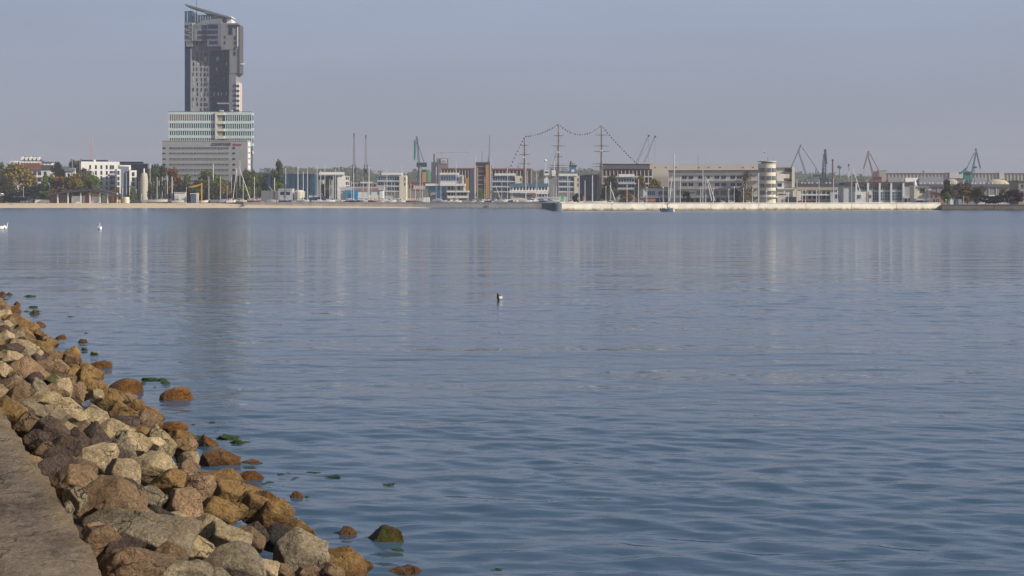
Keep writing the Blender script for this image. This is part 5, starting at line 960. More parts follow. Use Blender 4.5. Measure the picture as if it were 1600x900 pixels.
# beach notice boards / kiosks below hotel
B = Bld('beach_booth', 'row of white booths with pale fronts below the left half of the hotel', 'booth', 1066, 283); B.box('body', 272, 301, 290, 320, W, 3); B.box('counter', 273, 305, 280, 312, LG, .4, -.4); B.box('roof', 271.6, 300.2, 290.6, 301, LG, 4, -.5)
B = Bld('beach_booth', 'small blue and white booth left of the yellow hoist', 'booth', 1064, 305); B.box('body', 298, 303, 306, 320, mat('dull_blue', (1, 1, 1)), 3); B.box('door', 306.2, 301.6, 309.4, 320, LG, 3, -.2); B.box('roof', 297, 302, 307, 303, W, 4, -.5)

# ------------------------------------------------------------------ trees
LEAF = mat('foliage', (1, 1, 1), .85, 0, .45, .35, use_obj=True); LEAF.node_tree.nodes['Principled BSDF'].inputs['Specular IOR Level'].default_value = .15
def crown_mesh(seed, sparse=1.0, tall=1.0, n=3600):
    rs = random.Random(seed); lobes = []
    for i in range(13):
        t = rs.random(); h = .22 + .66 * t; rr = .34 * math.sin(math.pi * min(.97, (.18 + .75 * t))) ; a = rs.uniform(0, 6.283); lobes.append((Vector((rr * math.cos(a) * .85, rr * math.sin(a) * .85, h)), rs.uniform(.10, .19)))
    v = []; f = []
    for i in range(n):
        c, r = lobes[rs.randrange(len(lobes))]; d = Vector((rs.gauss(0, 1), rs.gauss(0, 1), rs.gauss(0, 1))).normalized() * r * (rs.random() ** .35) * rs.uniform(.9, 1.18); p = c + d
        if p.z < .1: p.z = .1 + rs.random() * .08
        s = rs.uniform(.014, .032); a = Vector((rs.gauss(0, 1), rs.gauss(0, 1), rs.gauss(0, .8))).normalized() * s; b_ = a.cross(Vector((rs.gauss(0, 1), rs.gauss(0, 1), rs.gauss(0, 1)))).normalized() * s; o = len(v)
        v += [tuple(p - a), tuple(p - b_), tuple(p + a), tuple(p + b_)]; f.append((o, o + 1, o + 2, o + 3))
    me = bpy.data.meshes.new('crown'); me.from_pydata(v, [], f); me.materials.append(LEAF); return me
CROWNS = [crown_mesh(s) for s in range(6)] + [crown_mesh(20, n=900), crown_mesh(21, n=1000)]
def trunk_mesh(seed, m_):
    rs = random.Random(seed); m = MB(); m.bar((0, 0, 0), (0, 0, .5), .02, .012, 7)
    for i in range(7): a = rs.uniform(0, 6.28); h = rs.uniform(.12, .5); m.bar((0, 0, h), (.26 * math.cos(a), .26 * math.sin(a), h + rs.uniform(.12, .3)), .009, .003, 5)
    m.bar((0, 0, .5), (.02, 0, .85), .012, .003, 5); return m.mesh('trunk', m_)
TR = trunk_mesh(1, BARK); TRP = trunk_mesh(2, PBARK)
trees = []
def tree(px, top, w, Y, col, desc, sparse=False, pale=False, base=None):
    z0 = ZG - .6 if base is None else base; H = ZP(top, Y) - z0; W_ = w * 1.12 * Y / F; o = empty('broadleaf_tree' if H > 5 else 'bush', (XP(px, Y), Y, z0), rnd.uniform(0, 6.28)); tag(o, None, 'tree' if H > 5 else 'bush', 'trees and bushes along the shore')
    i = rnd.randrange(6) if not sparse else 6 + rnd.randrange(2); c = mesh_obj('crown', CROWNS[i], o); c.scale = (W_ / .80, W_ / .80, H * .98); c.color = (*col, 1); t = mesh_obj('trunk', TRP if pale else TR, o); t.scale = (W_ / .9, W_ / .9, H); trees.append((px, o, desc))
OLV = (.23, .18, .035); DGR = (.075, .095, .038); GRN_ = (.12, .16, .03); BRN = (.22, .11, .04); YOL = (.24, .17, .028); DBL = (.018, .030, .032); PRP = (.06, .02, .035); LGN = (.16, .22, .035)
for a in [(3, 247, 30, 1160, DGR, 'dark green tree'), (-22, 250, 40, 1150, DGR, 'dark green tree'), (26, 254, 46, 1085, OLV, 'large olive-gold tree'), (40, 262, 30, 1100, YOL, 'olive-gold tree'), (10, 272, 26, 1075, (.06, .06, .03), 'dull green tree'), (52, 286, 34, 1070, DBL, 'very dark low tree'), (30, 297, 60, 1066, DBL, 'very dark wide bush'), (76, 268, 24, 1085, GRN_, 'green tree'), (90, 246, 22, 1200, DGR, 'dark tree on the slope'), (98, 270, 34, 1080, BRN, 'brown-leaved tree'), (117, 270, 26, 1078, YOL, 'olive-gold tree'), (112, 249, 26, 1350, DGR, 'dark distant tree'), (124, 250, 22, 1150, (.11, .10, .06), 'pale sparse tree'),
          (143, 268, 30, 1080, GRN_, 'green tree'), (133, 256, 28, 1095, (.15, .13, .09), 'pinkish budding tree'), (68, 296, 22, 1068, GRN_, 'green bush'), (183, 290, 10, 1066, BRN, 'small brown tree'), (208, 290, 10, 1068, GRN_, 'small green tree'), (240, 250, 26, 1085, DGR, 'dark green tree'), (254, 252, 22, 1090, (.07, .07, .035), 'dull green tree'), (270, 256, 24, 1080, BRN, 'rust-brown tree'), (246, 278, 30, 1076, DGR, 'dark green tree'), (292, 272, 22, 1080, GRN_, 'green tree'), (284, 285, 22, 1074, DBL, 'very dark low tree'), (302, 284, 24, 1074, DGR, 'dark green tree'), (326, 266, 38, 1080, GRN_, 'round green tree'), (314, 276, 26, 1078, DBL, 'very dark tree'), (338, 270, 30, 1078, GRN_, 'green tree'), (349, 284, 22, 1074, OLV, 'olive-gold tree'),
          (372, 268, 18, 1082, DGR, 'dark green tree'), (389, 258, 24, 1084, DGR, 'dark green tree'), (397, 268, 24, 1078, GRN_, 'green tree'), (408, 272, 20, 1080, GRN_, 'green tree'), (382, 286, 24, 1074, LGN, 'light green tree'), (434, 249, 20, 1078, DGR, 'tall narrow green tree'), (430, 272, 18, 1076, GRN_, 'green tree'), (438, 286, 14, 1072, LGN, 'light green bush'), (512, 274, 18, 1060, (.07, .075, .04), 'slim green-brown tree'), (750, 294, 13, 1010, LGN, 'small round green tree'), (955, 273, 24, 1010, DGR, 'dark green tree'), (949, 285, 18, 1000, DGR, 'dark green tree'), (977, 296, 20, 960, BRN, 'rust-brown bush'), (1001, 273, 16, 1030, OLV, 'olive-green tree'), (1024, 279, 24, 1040, OLV, 'olive-green tree'),
          (904, 300, 18, 960, DBL, 'very dark bush'), (1073, 299, 14, 900, DBL, 'very dark bush'), (1150, 292, 16, 905, DBL, 'very dark bush'), (1480, 280, 20, 800, (.10, .10, .045), 'olive-grey tree'), (1478, 300, 14, 790, LGN, 'light green bush'), (1512, 290, 24, 800, OLV, 'olive-green tree'), (1526, 294, 20, 790, (.07, .075, .03), 'dull green tree'), (1540, 303, 26, 768, DBL, 'very dark bush'), (1560, 303, 28, 768, DBL, 'very dark bush'), (1583, 296, 30, 770, PRP, 'dark purple bush'), (1569, 290, 14, 820, OLV, 'slim olive-green tree'), (1503, 282, 30, 1150, (.12, .085, .06), 'brown leafless tree'), (1528, 288, 26, 1140, (.12, .085, .06), 'brown leafless tree'), (1640, 292, 50, 800, DGR, 'dark green tree')]:
    tree(*a)
tree(1166, 264, 26, 905, (.13, .10, .065), 'slender budding birch', True, True); tree(1172, 298, 12, 895, OLV, 'small olive-green tree', True); tree(1160, 300, 14, 898, OLV, 'small olive-green tree', True)
for a in [(1440, 267, 18, 1900, 'bare grey tree on the skyline'), (1456, 269, 12, 1900, 'bare grey tree on the skyline'), (660, 262, 20, 1900, 'grey tree on the skyline'), (846, 262, 12, 1900, 'grey tree on the skyline'), (808, 260, 14, 1900, 'grey tree on the skyline'), (795, 261, 12, 1900, 'grey tree on the skyline')]: tree(a[0], a[1], a[2], a[3], (.09, .08, .07), a[4], True)
ordinal_labels(trees, '%s %s')

# ------------------------------------------------------------------ people (continuous skinned bodies)
skinm = mat('skin_tone', (.45, .27, .19), .6)
def person_mesh(pose):
    if pose == 'stand':
        pts = [(0,0,.95),(0,0,1.15),(0,0,1.38),(0,0,1.5),(0,-.01,1.66),(.1,0,.88),(.12,.02,.48),(.12,.04,.06),(.13,-.1,.03),(-.1,0,.88),(-.13,-.02,.48),(-.14,.0,.06),(-.15,-.14,.03),(.19,0,1.38),(.25,.02,1.1),(.25,-.06,.85),(-.19,0,1.38),(-.25,.02,1.1),(-.25,-.06,.85)]
    elif pose == 'sit':
        pts = [(0,0,.12),(0,.04,.35),(0,.06,.58),(0,.05,.7),(0,.02,.86),(.1,-.05,.13),(.16,-.4,.42),(.15,-.62,.06),(.15,-.72,.04),(-.1,-.05,.13),(-.16,-.4,.42),(-.15,-.62,.06),(-.15,-.72,.04),(.19,.06,.58),(.24,-.08,.36),(.16,-.3,.34),(-.19,.06,.58),(-.24,-.08,.36),(-.16,-.3,.34)]
    else:
        pts = [(0,0,.12),(.2,0,.13),(.44,0,.14),(.56,0,.15),(.72,0,.17),(-.08,.1,.11),(-.48,.12,.1),(-.88,.12,.08),(-.9,.12,.2),(-.08,-.1,.11),(-.48,-.12,.28),(-.8,-.12,.08),(-.88,-.12,.1),(.44,.19,.12),(.2,.28,.08),(-.02,.25,.08),(.44,-.19,.12),(.2,-.28,.08),(-.02,-.25,.08)]
    ed = [(0,1),(1,2),(2,3),(3,4),(0,5),(5,6),(6,7),(7,8),(0,9),(9,10),(10,11),(11,12),(2,13),(13,14),(14,15),(2,16),(16,17),(17,18)]
    rad = [.14,.13,.15,.06,.105,.1,.065,.045,.04,.1,.065,.045,.04,.065,.045,.035,.065,.045,.035]
    me = skin('person', pts, ed, rad, skinm, 1); me.materials.append(OBJ); me.materials.append(mat('trousers', (.04, .045, .07))); me.materials.append(mat('hair', (.05, .035, .025)))
    for p in me.polygons:
        c = p.center
        if pose == 'stand': p.material_index = 3 if c.z > 1.67 or (c.z > 1.58 and c.y > .03) else 1 if .98 < c.z < 1.46 else 2 if c.z < .98 and abs(c.x) < .2 else 0
        elif pose == 'sit': p.material_index = 3 if c.z > .88 else 1 if c.z > .25 and c.z < .66 and c.y > -.2 else 2 if c.z < .5 and c.y < .1 else 0
        else: p.material_index = 3 if c.x > .76 else 1 if .02 < c.x < .5 else 2 if c.x <= .02 else 0
    return me
PM_ = {p: person_mesh(p) for p in ('stand', 'sit', 'lie')}
ground_z = beach_z
ppl = []; shirt = {'dark': (.03, .03, .035), 'red': (.4, .05, .05), 'white': (.7, .7, .68), 'blue': (.05, .1, .3), 'grey': (.25, .25, .26), 'orange': (.5, .2, .06)}
for px, pose, c, Y in [(15.5, 'sit', 'dark', 1035), (19.5, 'lie', 'dark', 1035), (9.5, 'stand', 'white', 1050), (33, 'stand', 'grey', 1048), (42, 'stand', 'white', 1052), (44.6, 'sit', 'dark', 1048), (60, 'stand', 'orange', 1050), (74, 'sit', 'dark', 1048), (99, 'stand', 'grey', 1048), (112.6, 'sit', 'dark', 1030), (145, 'stand', 'grey', 1047), (155, 'sit', 'dark', 1044), (158, 'sit', 'grey', 1040), (161, 'lie', 'dark', 1036), (165.5, 'sit', 'dark', 1036), (170.6, 'stand', 'orange', 1036), (183.4, 'stand', 'grey', 1046), (196.6, 'sit', 'dark', 1045), (209, 'stand', 'blue', 1047), (231.6, 'stand', 'dark', 1048), (250, 'sit', 'grey', 1046), (259.6, 'stand', 'orange', 1030), (276, 'sit', 'dark', 1028), (280.6, 'sit', 'red', 1028), (284.6, 'sit', 'dark', 1028), (289, 'sit', 'orange', 1028), (314, 'stand', 'red', 1036), (318, 'sit', 'grey', 1040), (332, 'lie', 'dark', 1040), (334.6, 'lie', 'dark', 1024), (339.4, 'stand', 'dark', 1036), (361, 'lie', 'dark', 1026), (387, 'sit', 'orange', 1026), (399.6, 'sit', 'dark', 1026), (404.6, 'lie', 'dark', 1024), (406.4, 'sit', 'dark', 1024), (412, 'lie', 'dark', 1034), (481.6, 'sit', 'grey', 1012), (502, 'sit', 'dark', 1011), (505.6, 'lie', 'dark', 1000), (509, 'lie', 'dark', 1000), (512.6, 'sit', 'dark', 1001), (515, 'sit', 'red', 1003)]:
    o = mesh_obj('person', PM_[pose], None, (XP(px, Y), Y, ground_z(px, Y) - .03)); o.rotation_euler = (0, 0, rnd.uniform(-.9, .9)); o.color = (*shirt[c], 1); o['category'] = 'person'; o['group'] = 'people on the beach'; ppl.append((px, o, 'person in %s %s on sand' % (c, {'stand': 'standing', 'sit': 'sitting', 'lie': 'lying'}[pose])))
ordinal_labels(ppl, '%s %s')

# ------------------------------------------------------------------ the small boat by the breakwater
Y = 640; k = Y / F; o = empty('fishing_boat', (XP(1042.5, Y), Y, 0)); tag(o, 'small grey-blue boat with a dark canopy frame by the breakwater', 'boat')
v = []; f = []; n = 10; Lh = 20 * k
for i in range(n + 1):
    t = i / n; x = -Lh / 2 + Lh * t; w = max(.05, 1.1 * (1 - max(0, t - .5) ** 2 * 3.8)); sh = 1.25 + .45 * t ** 2; v += [(x, 0, -.4), (x, -w * .75, 0), (x, -w, sh), (x, -w * .85, sh), (x, -w * .6, .35), (x, w * .6, .35), (x, w * .85, sh), (x, w, sh), (x, w * .75, 0)]
for i in range(n):
    for j in range(9): a = i * 9 + j; b_ = i * 9 + (j + 1) % 9; f.append((a, b_, b_ + 9, a + 9))
f += [tuple(range(9)), tuple(range(n * 9, n * 9 + 9))]; m = MB(); m.add(v, f); m.build('hull', mat('boat_blue_grey', (.085, .13, .17), .5), o)
m = MB(); m.bar((0, 0, .4), (0, 0, 3.4), .2); m.box(-1.1, .9, -.7, .7, 3.3, 3.55); m.bar((.8, 0, 3.5), (.8, 0, 4.3), .12); m.build('canopy_frame', DK, o)
m = MB(); m.prism([(.4, .5), (.4, 2.3), (1.2, 2.1), (1.6, 1.5), (1.6, .5)], -.5, .5); m.build('console', LG, o); m = MB(); m.box(-Lh / 2 - .45, -Lh / 2, -.25, .25, .4, 1.7); m.build('outboard_motor', DK, o)
for dx, c, lab in ((-2.0, 'dark', 'person in dark top sitting at the stern of the small grey-blue boat'), (-1.1, 'grey', 'person in grey top sitting beside the canopy post of the small boat')):
    q = mesh_obj('person', PM_['sit'], None, (XP(1042.5, Y) + dx, Y, 1.05)); q.scale = (1.15,) * 3; q.rotation_euler = (0, 0, R(80 if dx < -1.5 else -60)); q.color = (*shirt[c], 1); tag(q, lab, 'person'); 
m = MB(); m.lathe([(.05, -.4), (.5, -.1), (.6, .2), (.35, .7), (.1, 1.6), (.05, 2.3)], 12); tag(m.build('mooring_buoy', WB, loc=(XP(1052.2, 640), 640, 0), smooth=True), 'small white mooring buoy at the bow of the small grey-blue boat', 'buoy')

# ------------------------------------------------------------------ birds
feath = mat('white_feathers', (.85, .84, .80), .7)
def swan(px, py, rz, label, up=1.0):
    Y = F * CAMZ / (py - HOR); pts = [(-.55,0,.24),(-.3,0,.2),(0,0,.17),(.3,0,.2),(.42,0,.36),(.44,0,.58),(.46,0,.78 * up),(.53,0,.86 * up),(.62,0,.82 * up)]; me = skin('body', pts, [(i, i + 1) for i in range(8)], [.05, .2, .27, .19, .07, .05, .05, .06, .04], feath, 2, 2)
    o = mesh_obj('swan', me, None, (XP(px, Y), Y, 0)); o.rotation_euler = (0, 0, R(rz)); o.scale = (1.25,) * 3; tag(o, label, 'swan', 'swans on the bay')
    m = MB(); m.bar((.62, 0, .82 * up), (.76, 0, .76 * up), .035, .012, 6); m.build('beak', mat('orange_beak', (.6, .2, .03)), o)
    m = MB(); m.prism([(-.7, .3), (-.3, .46), (.15, .4), (.2, .2), (-.4, .14)], -.23, -.16); m.prism([(-.7, .3), (-.3, .46), (.15, .4), (.2, .2), (-.4, .14)], .16, .23); m.build('wings', feath, o)
swan(6.5, 358, -10, 'white swan with raised neck near the left edge of the bay'); swan(0.6, 358.6, 20, 'white swan cut by the left edge, neck lowered', .6); swan(156, 359.4, -75, 'lone white swan on the water below the white flats')
Y = F * CAMZ / (468.5 - HOR); gd = mat('dark_plumage', (.018, .017, .02), .6)
me = skin('body', [(-.12, 0, .10), (0, 0, .08), (.13, 0, .1), (.18, 0, .2), (.19, 0, .29), (.23, 0, .30)], [(i, i + 1) for i in range(5)], [.06, .115, .09, .045, .05, .03], gd, 2, 1); me.materials.append(mat('flank_feathers', (.5, .47, .42)))
for p in me.polygons:
    if p.center.y > .05 and p.center.z < .16: p.material_index = 1
o = mesh_obj('duck', me, None, (XP(781, Y), Y, 0.0)); o.rotation_euler = (0, 0, R(118)); o.rotation_euler = (0, 0, R(-118)); tag(o, 'lone black and white duck floating in the middle of the bay', 'duck')
m = MB(); m.bar((.24, 0, .295), (.31, 0, .285), .02, .012, 6); m.build('beak', DK, o)
for px, py, Y, lab in ((1323, 194.5, 300, 'tiny gull gliding high above the thin lattice masts'), (232, 197, 420, 'tiny gull flying left of the hotel')):
    m = MB(); m.add([(-.6, 0, .12), (-.25, .05, .2), (0, .02, 0), (.25, .05, .2), (.6, 0, .12), (0, .2, 0), (-.25, -.08, .18), (.25, -.08, .18), (0, -.2, -.03)], [(0, 6, 1), (1, 6, 2), (2, 7, 3), (3, 7, 4), (2, 6, 8), (2, 8, 7), (1, 2, 5), (2, 3, 5)]); o = m.build('gull', feath, loc=P(px, py, Y)); tag(o, lab, 'gull')

# ------------------------------------------------------------------ foreground: concrete ledge and boulders
SL = 0.4568                                   # the shore runs away to the left: x = a - SL * y
A0, A1 = 1.60, 6.1; ZC = 2.10
def concrete_mat():
    m = bpy.data.materials.new('weathered_concrete'); m.use_nodes = True; nt = m.node_tree; b = nt.nodes['Principled BSDF']; b.inputs['Roughness'].default_value = .9; b.inputs['Specular IOR Level'].default_value = .25
    tc = nt.nodes.new('ShaderNodeTexCoord'); NN = nt.nodes.new; Lk = nt.links.new
    def noi(s, d=8, r=.6, sc=None):
        n = NN('ShaderNodeTexNoise'); n.inputs['Scale'].default_value = s; n.inputs['Detail'].default_value = d; n.inputs['Roughness'].default_value = r
        if sc:
            mp = NN('ShaderNodeMapping'); mp.inputs['Scale'].default_value = sc; Lk(tc.outputs['Object'], mp.inputs[0]); Lk(mp.outputs[0], n.inputs['Vector'])
        else: Lk(tc.outputs['Object'], n.inputs['Vector'])
        return n.outputs[0]
    cr = NN('ShaderNodeValToRGB'); e = cr.color_ramp.elements; e[0].position = .36; e[0].color = (.11, .085, .065, 1); e[1].position = .68; e[1].color = (.44, .345, .25, 1); x = e.new(.5); x.color = (.28, .22, .165, 1)
    Lk(noi(1.3, 12, .72), cr.inputs[0])
    sp = NN('ShaderNodeMapRange'); sp.inputs['From Min'].default_value = .58; sp.inputs['From Max'].default_value = .68; Lk(noi(16, 7, .8), sp.inputs['Value'])
    mx = NN('ShaderNodeMix'); mx.data_type = 'RGBA'; mx.inputs['B'].default_value = (.36, .30, .22, 1); Lk(cr.outputs[0], mx.inputs['A']); Lk(sp.outputs[0], mx.inputs['Factor'])
    dk = NN('ShaderNodeMapRange'); dk.inputs['From Min'].default_value = .60; dk.inputs['From Max'].default_value = .70; dk.inputs['To Max'].default_value = .7; Lk(noi(3.5, 10, .75), dk.inputs['Value'])
    m2 = NN('ShaderNodeMix'); m2.data_type = 'RGBA'; m2.inputs['B'].default_value = (.06, .05, .045, 1); Lk(mx.outputs['Result'], m2.inputs['A']); Lk(dk.outputs[0], m2.inputs['Factor'])
    wn_ = NN('ShaderNodeTexNoise'); wn_.inputs['Scale'].default_value = 2.2; wn_.inputs['Detail'].default_value = 8; Lk(tc.outputs['Object'], wn_.inputs['Vector']); wv = NN('ShaderNodeVectorMath'); wv.operation = 'MULTIPLY_ADD'; wv.inputs[1].default_value = (.7, .7, .7); Lk(wn_.outputs['Color'], wv.inputs[0]); Lk(tc.outputs['Object'], wv.inputs[2])
    vo = NN('ShaderNodeTexVoronoi'); vo.feature = 'DISTANCE_TO_EDGE'; vo.inputs['Scale'].default_value = .75; Lk(wv.outputs[0], vo.inputs['Vector']); ck = NN('ShaderNodeMapRange'); ck.inputs['From Max'].default_value = .012; ck.inputs['To Min'].default_value = .85; ck.inputs['To Max'].default_value = 0; Lk(vo.outputs['Distance'], ck.inputs['Value'])
    mck = NN('ShaderNodeMix'); mck.data_type = 'RGBA'; mck.inputs['B'].default_value = (.03, .024, .018, 1); Lk(m2.outputs['Result'], mck.inputs['A']); Lk(ck.outputs[0], mck.inputs['Factor']); m2 = mck
    # ochre lichen strip along the free edge (it grows there)
    spx = NN('ShaderNodeSeparateXYZ'); Lk(tc.outputs['Object'], spx.inputs[0]); ad = NN('ShaderNodeMath'); ad.operation = 'MULTIPLY_ADD'; ad.inputs[1].default_value = SL; Lk(spx.outputs['Y'], ad.inputs[0]); Lk(spx.outputs['X'], ad.inputs[2])
    nb = NN('ShaderNodeMath'); nb.operation = 'MULTIPLY_ADD'; nb.inputs[1].default_value = 1.1; Lk(noi(2.4, 8, .7), nb.inputs[0]); Lk(ad.outputs[0], nb.inputs[2])
    ed = NN('ShaderNodeMapRange'); ed.inputs['From Min'].default_value = A0 + .33; ed.inputs['From Max'].default_value = A0 + .55; ed.inputs['To Max'].default_value = .45; Lk(nb.outputs[0], ed.inputs['Value'])
    m3 = NN('ShaderNodeMix'); m3.data_type = 'RGBA'; m3.inputs['B'].default_value = (.33, .23, .10, 1); Lk(m2.outputs['Result'], m3.inputs['A']); Lk(ed.outputs[0], m3.inputs['Factor'])
    Lk(m3.outputs['Result'], b.inputs['Base Color'])
    s1 = NN('ShaderNodeMath'); s1.operation = 'MULTIPLY_ADD'; s1.inputs[1].default_value = .5; Lk(noi(22, 8, .7), s1.inputs[0]); Lk(noi(4, 8, .6), s1.inputs[2])
    bp = NN('ShaderNodeBump'); bp.inputs['Distance'].default_value = .22; bp.inputs['Strength'].default_value = 1.0; Lk(s1.outputs[0], bp.inputs['Height']); Lk(bp.outputs[0], b.inputs['Normal']); return m
def build_ledge():
    vs = []; fs = []; ny = 260; aa = list(np.linspace(-9, 1.0, 18)) + [1.1, 1.2, 1.3, 1.38, 1.46, 1.53, 1.58, A0, A0 + .015, A0 + .02]
    ys = np.concatenate([np.linspace(-6, 8, 30), np.linspace(8.1, 26, 330), np.linspace(26.2, 190, 120)])
    for Y in ys:
        for j, a in enumerate(aa):
            e = .05 * noise.noise((Y * 2.3, 0, 5)) + .06 * noise.noise((Y * .6, 3, 0)) + .035 * noise.noise((Y * 7, 1, 2)) - .10 * max(0, noise.noise((Y * 1.4, 9, 9)) - .25) ; ed = min(1, max(0, (a - .6))); z = ZC + .02 * noise.noise((a * 1.5, Y * 1.5, 0)) + .016 * noise.noise((a * 6, Y * 6, 0)) + .008 * noise.noise((a * 14, Y * 14, 0))
            if a > 1.56: z -= .02 + .03 * noise.noise((Y * 3, 8, 0)) * (a - 1.5) * 10
            if j == len(aa) - 2: z = ZC - .12
            if j == len(aa) - 1: z = ZC - 2.6
            vs.append((a + e * ed - SL * Y, Y, z))
    n = len(aa)
    for i in range(len(ys) - 1):
        for j in range(n - 1): a = i * n + j; fs.append((a, a + 1, a + n + 1, a + n))
    m = MB(); m.add(vs, fs); o = m.build('promenade', concrete_mat(), smooth=True); tag(o, kind='structure')
build_ledge()
def slope_z(a):
    if a < A0: return 1.55
    if a < A1: return 1.55 + (-.12 - 1.55) * (a - A0) / (A1 - A0)
    return -.12 - .55 * (a - A1)
def build_bank():
    vs = []; fs = []; aa = np.linspace(A0 - .3, 11, 30); ys = np.concatenate([np.linspace(-4, 80, 260), np.linspace(81, 190, 50)])
    for Y in ys:
        for a in aa: vs.append((a - SL * Y, Y, slope_z(a) - .42 + .16 * noise.noise((a * 1.6, Y * 1.6, 0)) + .08 * noise.noise((a * 5, Y * 5, 1))))
    for i in range(len(ys) - 1):
        for j in range(29): k_ = i * 30 + j; fs.append((k_, k_ + 1, k_ + 31, k_ + 30))
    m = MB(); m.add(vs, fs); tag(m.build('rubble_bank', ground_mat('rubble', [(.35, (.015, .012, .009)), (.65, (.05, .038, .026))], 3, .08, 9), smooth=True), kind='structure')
build_bank()

def rock_material():
    m = bpy.data.materials.new('boulder_stone'); m.use_nodes = True; nt = m.node_tree; b = nt.nodes['Principled BSDF']; NN = nt.nodes.new; Lk = nt.links.new
    tc = NN('ShaderNodeTexCoord'); oi = NN('ShaderNodeObjectInfo'); geo = NN('ShaderNodeNewGeometry')
    ofs = NN('ShaderNodeVectorMath'); ofs.operation = 'ADD'; Lk(geo.outputs['Position'], ofs.inputs[0]); rv = NN('ShaderNodeMath'); rv.operation = 'MULTIPLY'; rv.inputs[1].default_value = 37.0; Lk(oi.outputs['Random'], rv.inputs[0]); Lk(rv.outputs[0], ofs.inputs[1])
    def noi(s, d=8, r=.6):
        n = NN('ShaderNodeTexNoise'); n.inputs['Scale'].default_value = s; n.inputs['Detail'].default_value = d; n.inputs['Roughness'].default_value = r; Lk(ofs.outputs[0], n.inputs['Vector']); return n.outputs[0]
    def rng(v, a, b_, c, d): n = NN('ShaderNodeMapRange'); n.inputs['From Min'].default_value = a; n.inputs['From Max'].default_value = b_; n.inputs['To Min'].default_value = c; n.inputs['To Max'].default_value = d; Lk(v, n.inputs['Value']); return n.outputs[0]
    def mix(A, B, fac, mode='MIX'):
        n = NN('ShaderNodeMix'); n.data_type = 'RGBA'; n.blend_type = mode
        for s, v in (('A', A), ('B', B)):
            if isinstance(v, tuple): n.inputs[s].default_value = v
            else: Lk(v, n.inputs[s])
        if isinstance(fac, float): n.inputs['Factor'].default_value = fac
        else: Lk(fac, n.inputs['Factor'])
        return n.outputs['Result']
    def mul(a, b_):
        n = NN('ShaderNodeMath'); n.operation = 'MULTIPLY'
        for i, v in enumerate((a, b_)):
            if isinstance(v, float): n.inputs[i].default_value = v
            else: Lk(v, n.inputs[i])
        return n.outputs[0]
    v = mix(oi.outputs['Color'], rng(noi(2.6, 12, .75), .32, .68, .42, 1.5), 1.0, 'MULTIPLY')
    v = mix(v, rng(noi(34, 5, .7), .32, .68, .55, 1.45), 1.0, 'MULTIPLY')
    v = mix(v, (.19, .105, .05, 1), rng(noi(1.9, 8, .7), .52, .66, 0, .55))                 # iron stain
    at = NN('ShaderNodeAttribute'); at.attribute_type = 'OBJECT'; at.attribute_name = 'lichen'; sn = NN('ShaderNodeSeparateXYZ'); Lk(geo.outputs['Normal'], sn.inputs[0])
    lf = mul(mul(rng(sn.outputs['Z'], .1, .7, .15, 1), rng(noi(3.6, 10, .78), .51, .62, 0, .7)), at.outputs['Fac'])
    v = mix(v, (.40, .33, .14, 1), lf)
    pf = mul(rng(noi(7.0, 9, .78), .56, .64, 0, .7), at.outputs['Fac']); v = mix(v, (.46, .41, .32, 1), pf)
    v = mix(v, (.025, .022, .02, 1), rng(noi(9, 8, .8), .60, .68, 0, .8))                   # black lichen
    sp = NN('ShaderNodeSeparateXYZ'); Lk(geo.outputs['Position'], sp.inputs[0]); zz = NN('ShaderNodeMath'); zz.operation = 'MULTIPLY_ADD'; zz.inputs[1].default_value = -.35; Lk(noi(2.2, 6), zz.inputs[0]); Lk(sp.outputs['Z'], zz.inputs[2])
    wet = rng(zz.outputs[0], .02, .22, 1, 0); v = mix(v, mix(v, (.60, .42, .20, 1), 1.0, 'MULTIPLY'), wet)
    ma = NN('ShaderNodeAttribute'); ma.attribute_type = 'OBJECT'; ma.attribute_name = 'moss'; mf = mul(rng(noi(4, 8, .7), .35, .5, 0, 1), ma.outputs['Fac']); v = mix(v, (.030, .075, .010, 1), mf)
    # thin dark cracks
    wn_ = NN('ShaderNodeTexNoise'); wn_.inputs['Scale'].default_value = 3.5; wn_.inputs['Detail'].default_value = 6; Lk(ofs.outputs[0], wn_.inputs['Vector']); wv = NN('ShaderNodeVectorMath'); wv.operation = 'MULTIPLY_ADD'; wv.inputs[1].default_value = (.55, .55, .55); Lk(wn_.outputs['Color'], wv.inputs[0]); Lk(ofs.outputs[0], wv.inputs[2])
    vo = NN('ShaderNodeTexVoronoi'); vo.feature = 'DISTANCE_TO_EDGE'; vo.inputs['Scale'].default_value = 1.9; Lk(wv.outputs[0], vo.inputs['Vector']); ck = mul(rng(vo.outputs['Distance'], .0, .022, 1, 0), rng(noi(1.4, 4), .5, .58, 0, 1)); v = mix(v, (.02, .016, .012, 1), mul(ck, .85))
    Lk(v, b.inputs['Base Color']); Lk(rng(zz.outputs[0], .0, .2, .38, .88), b.inputs['Roughness']); b.inputs['Specular IOR Level'].default_value = .35
    h = NN('ShaderNodeMath'); h.operation = 'MULTIPLY_ADD'; h.inputs[1].default_value = .35; Lk(noi(30, 8, .75), h.inputs[0]); Lk(noi(6, 10, .65), h.inputs[2]); h0 = h; h = NN('ShaderNodeMath'); h.operation = 'MULTIPLY_ADD'; h.inputs[1].default_value = -.5; Lk(ck, h.inputs[0]); Lk(h0.outputs[0], h.inputs[2])
    bp = NN('ShaderNodeBump'); bp.inputs['Distance'].default_value = .15; bp.inputs['Strength'].default_value = 1.0; Lk(h.outputs[0], bp.inputs['Height']); Lk(bp.outputs[0], b.inputs['Normal']); return m
ROCKM = rock_material()
bm = bmesh.new(); bmesh.ops.create_icosphere(bm, subdivisions=5, radius=1); ICO = np.array([v.co[:] for v in bm.verts]); ICOF = [tuple(v.index for v in f.verts) for f in bm.faces]; bm.free()
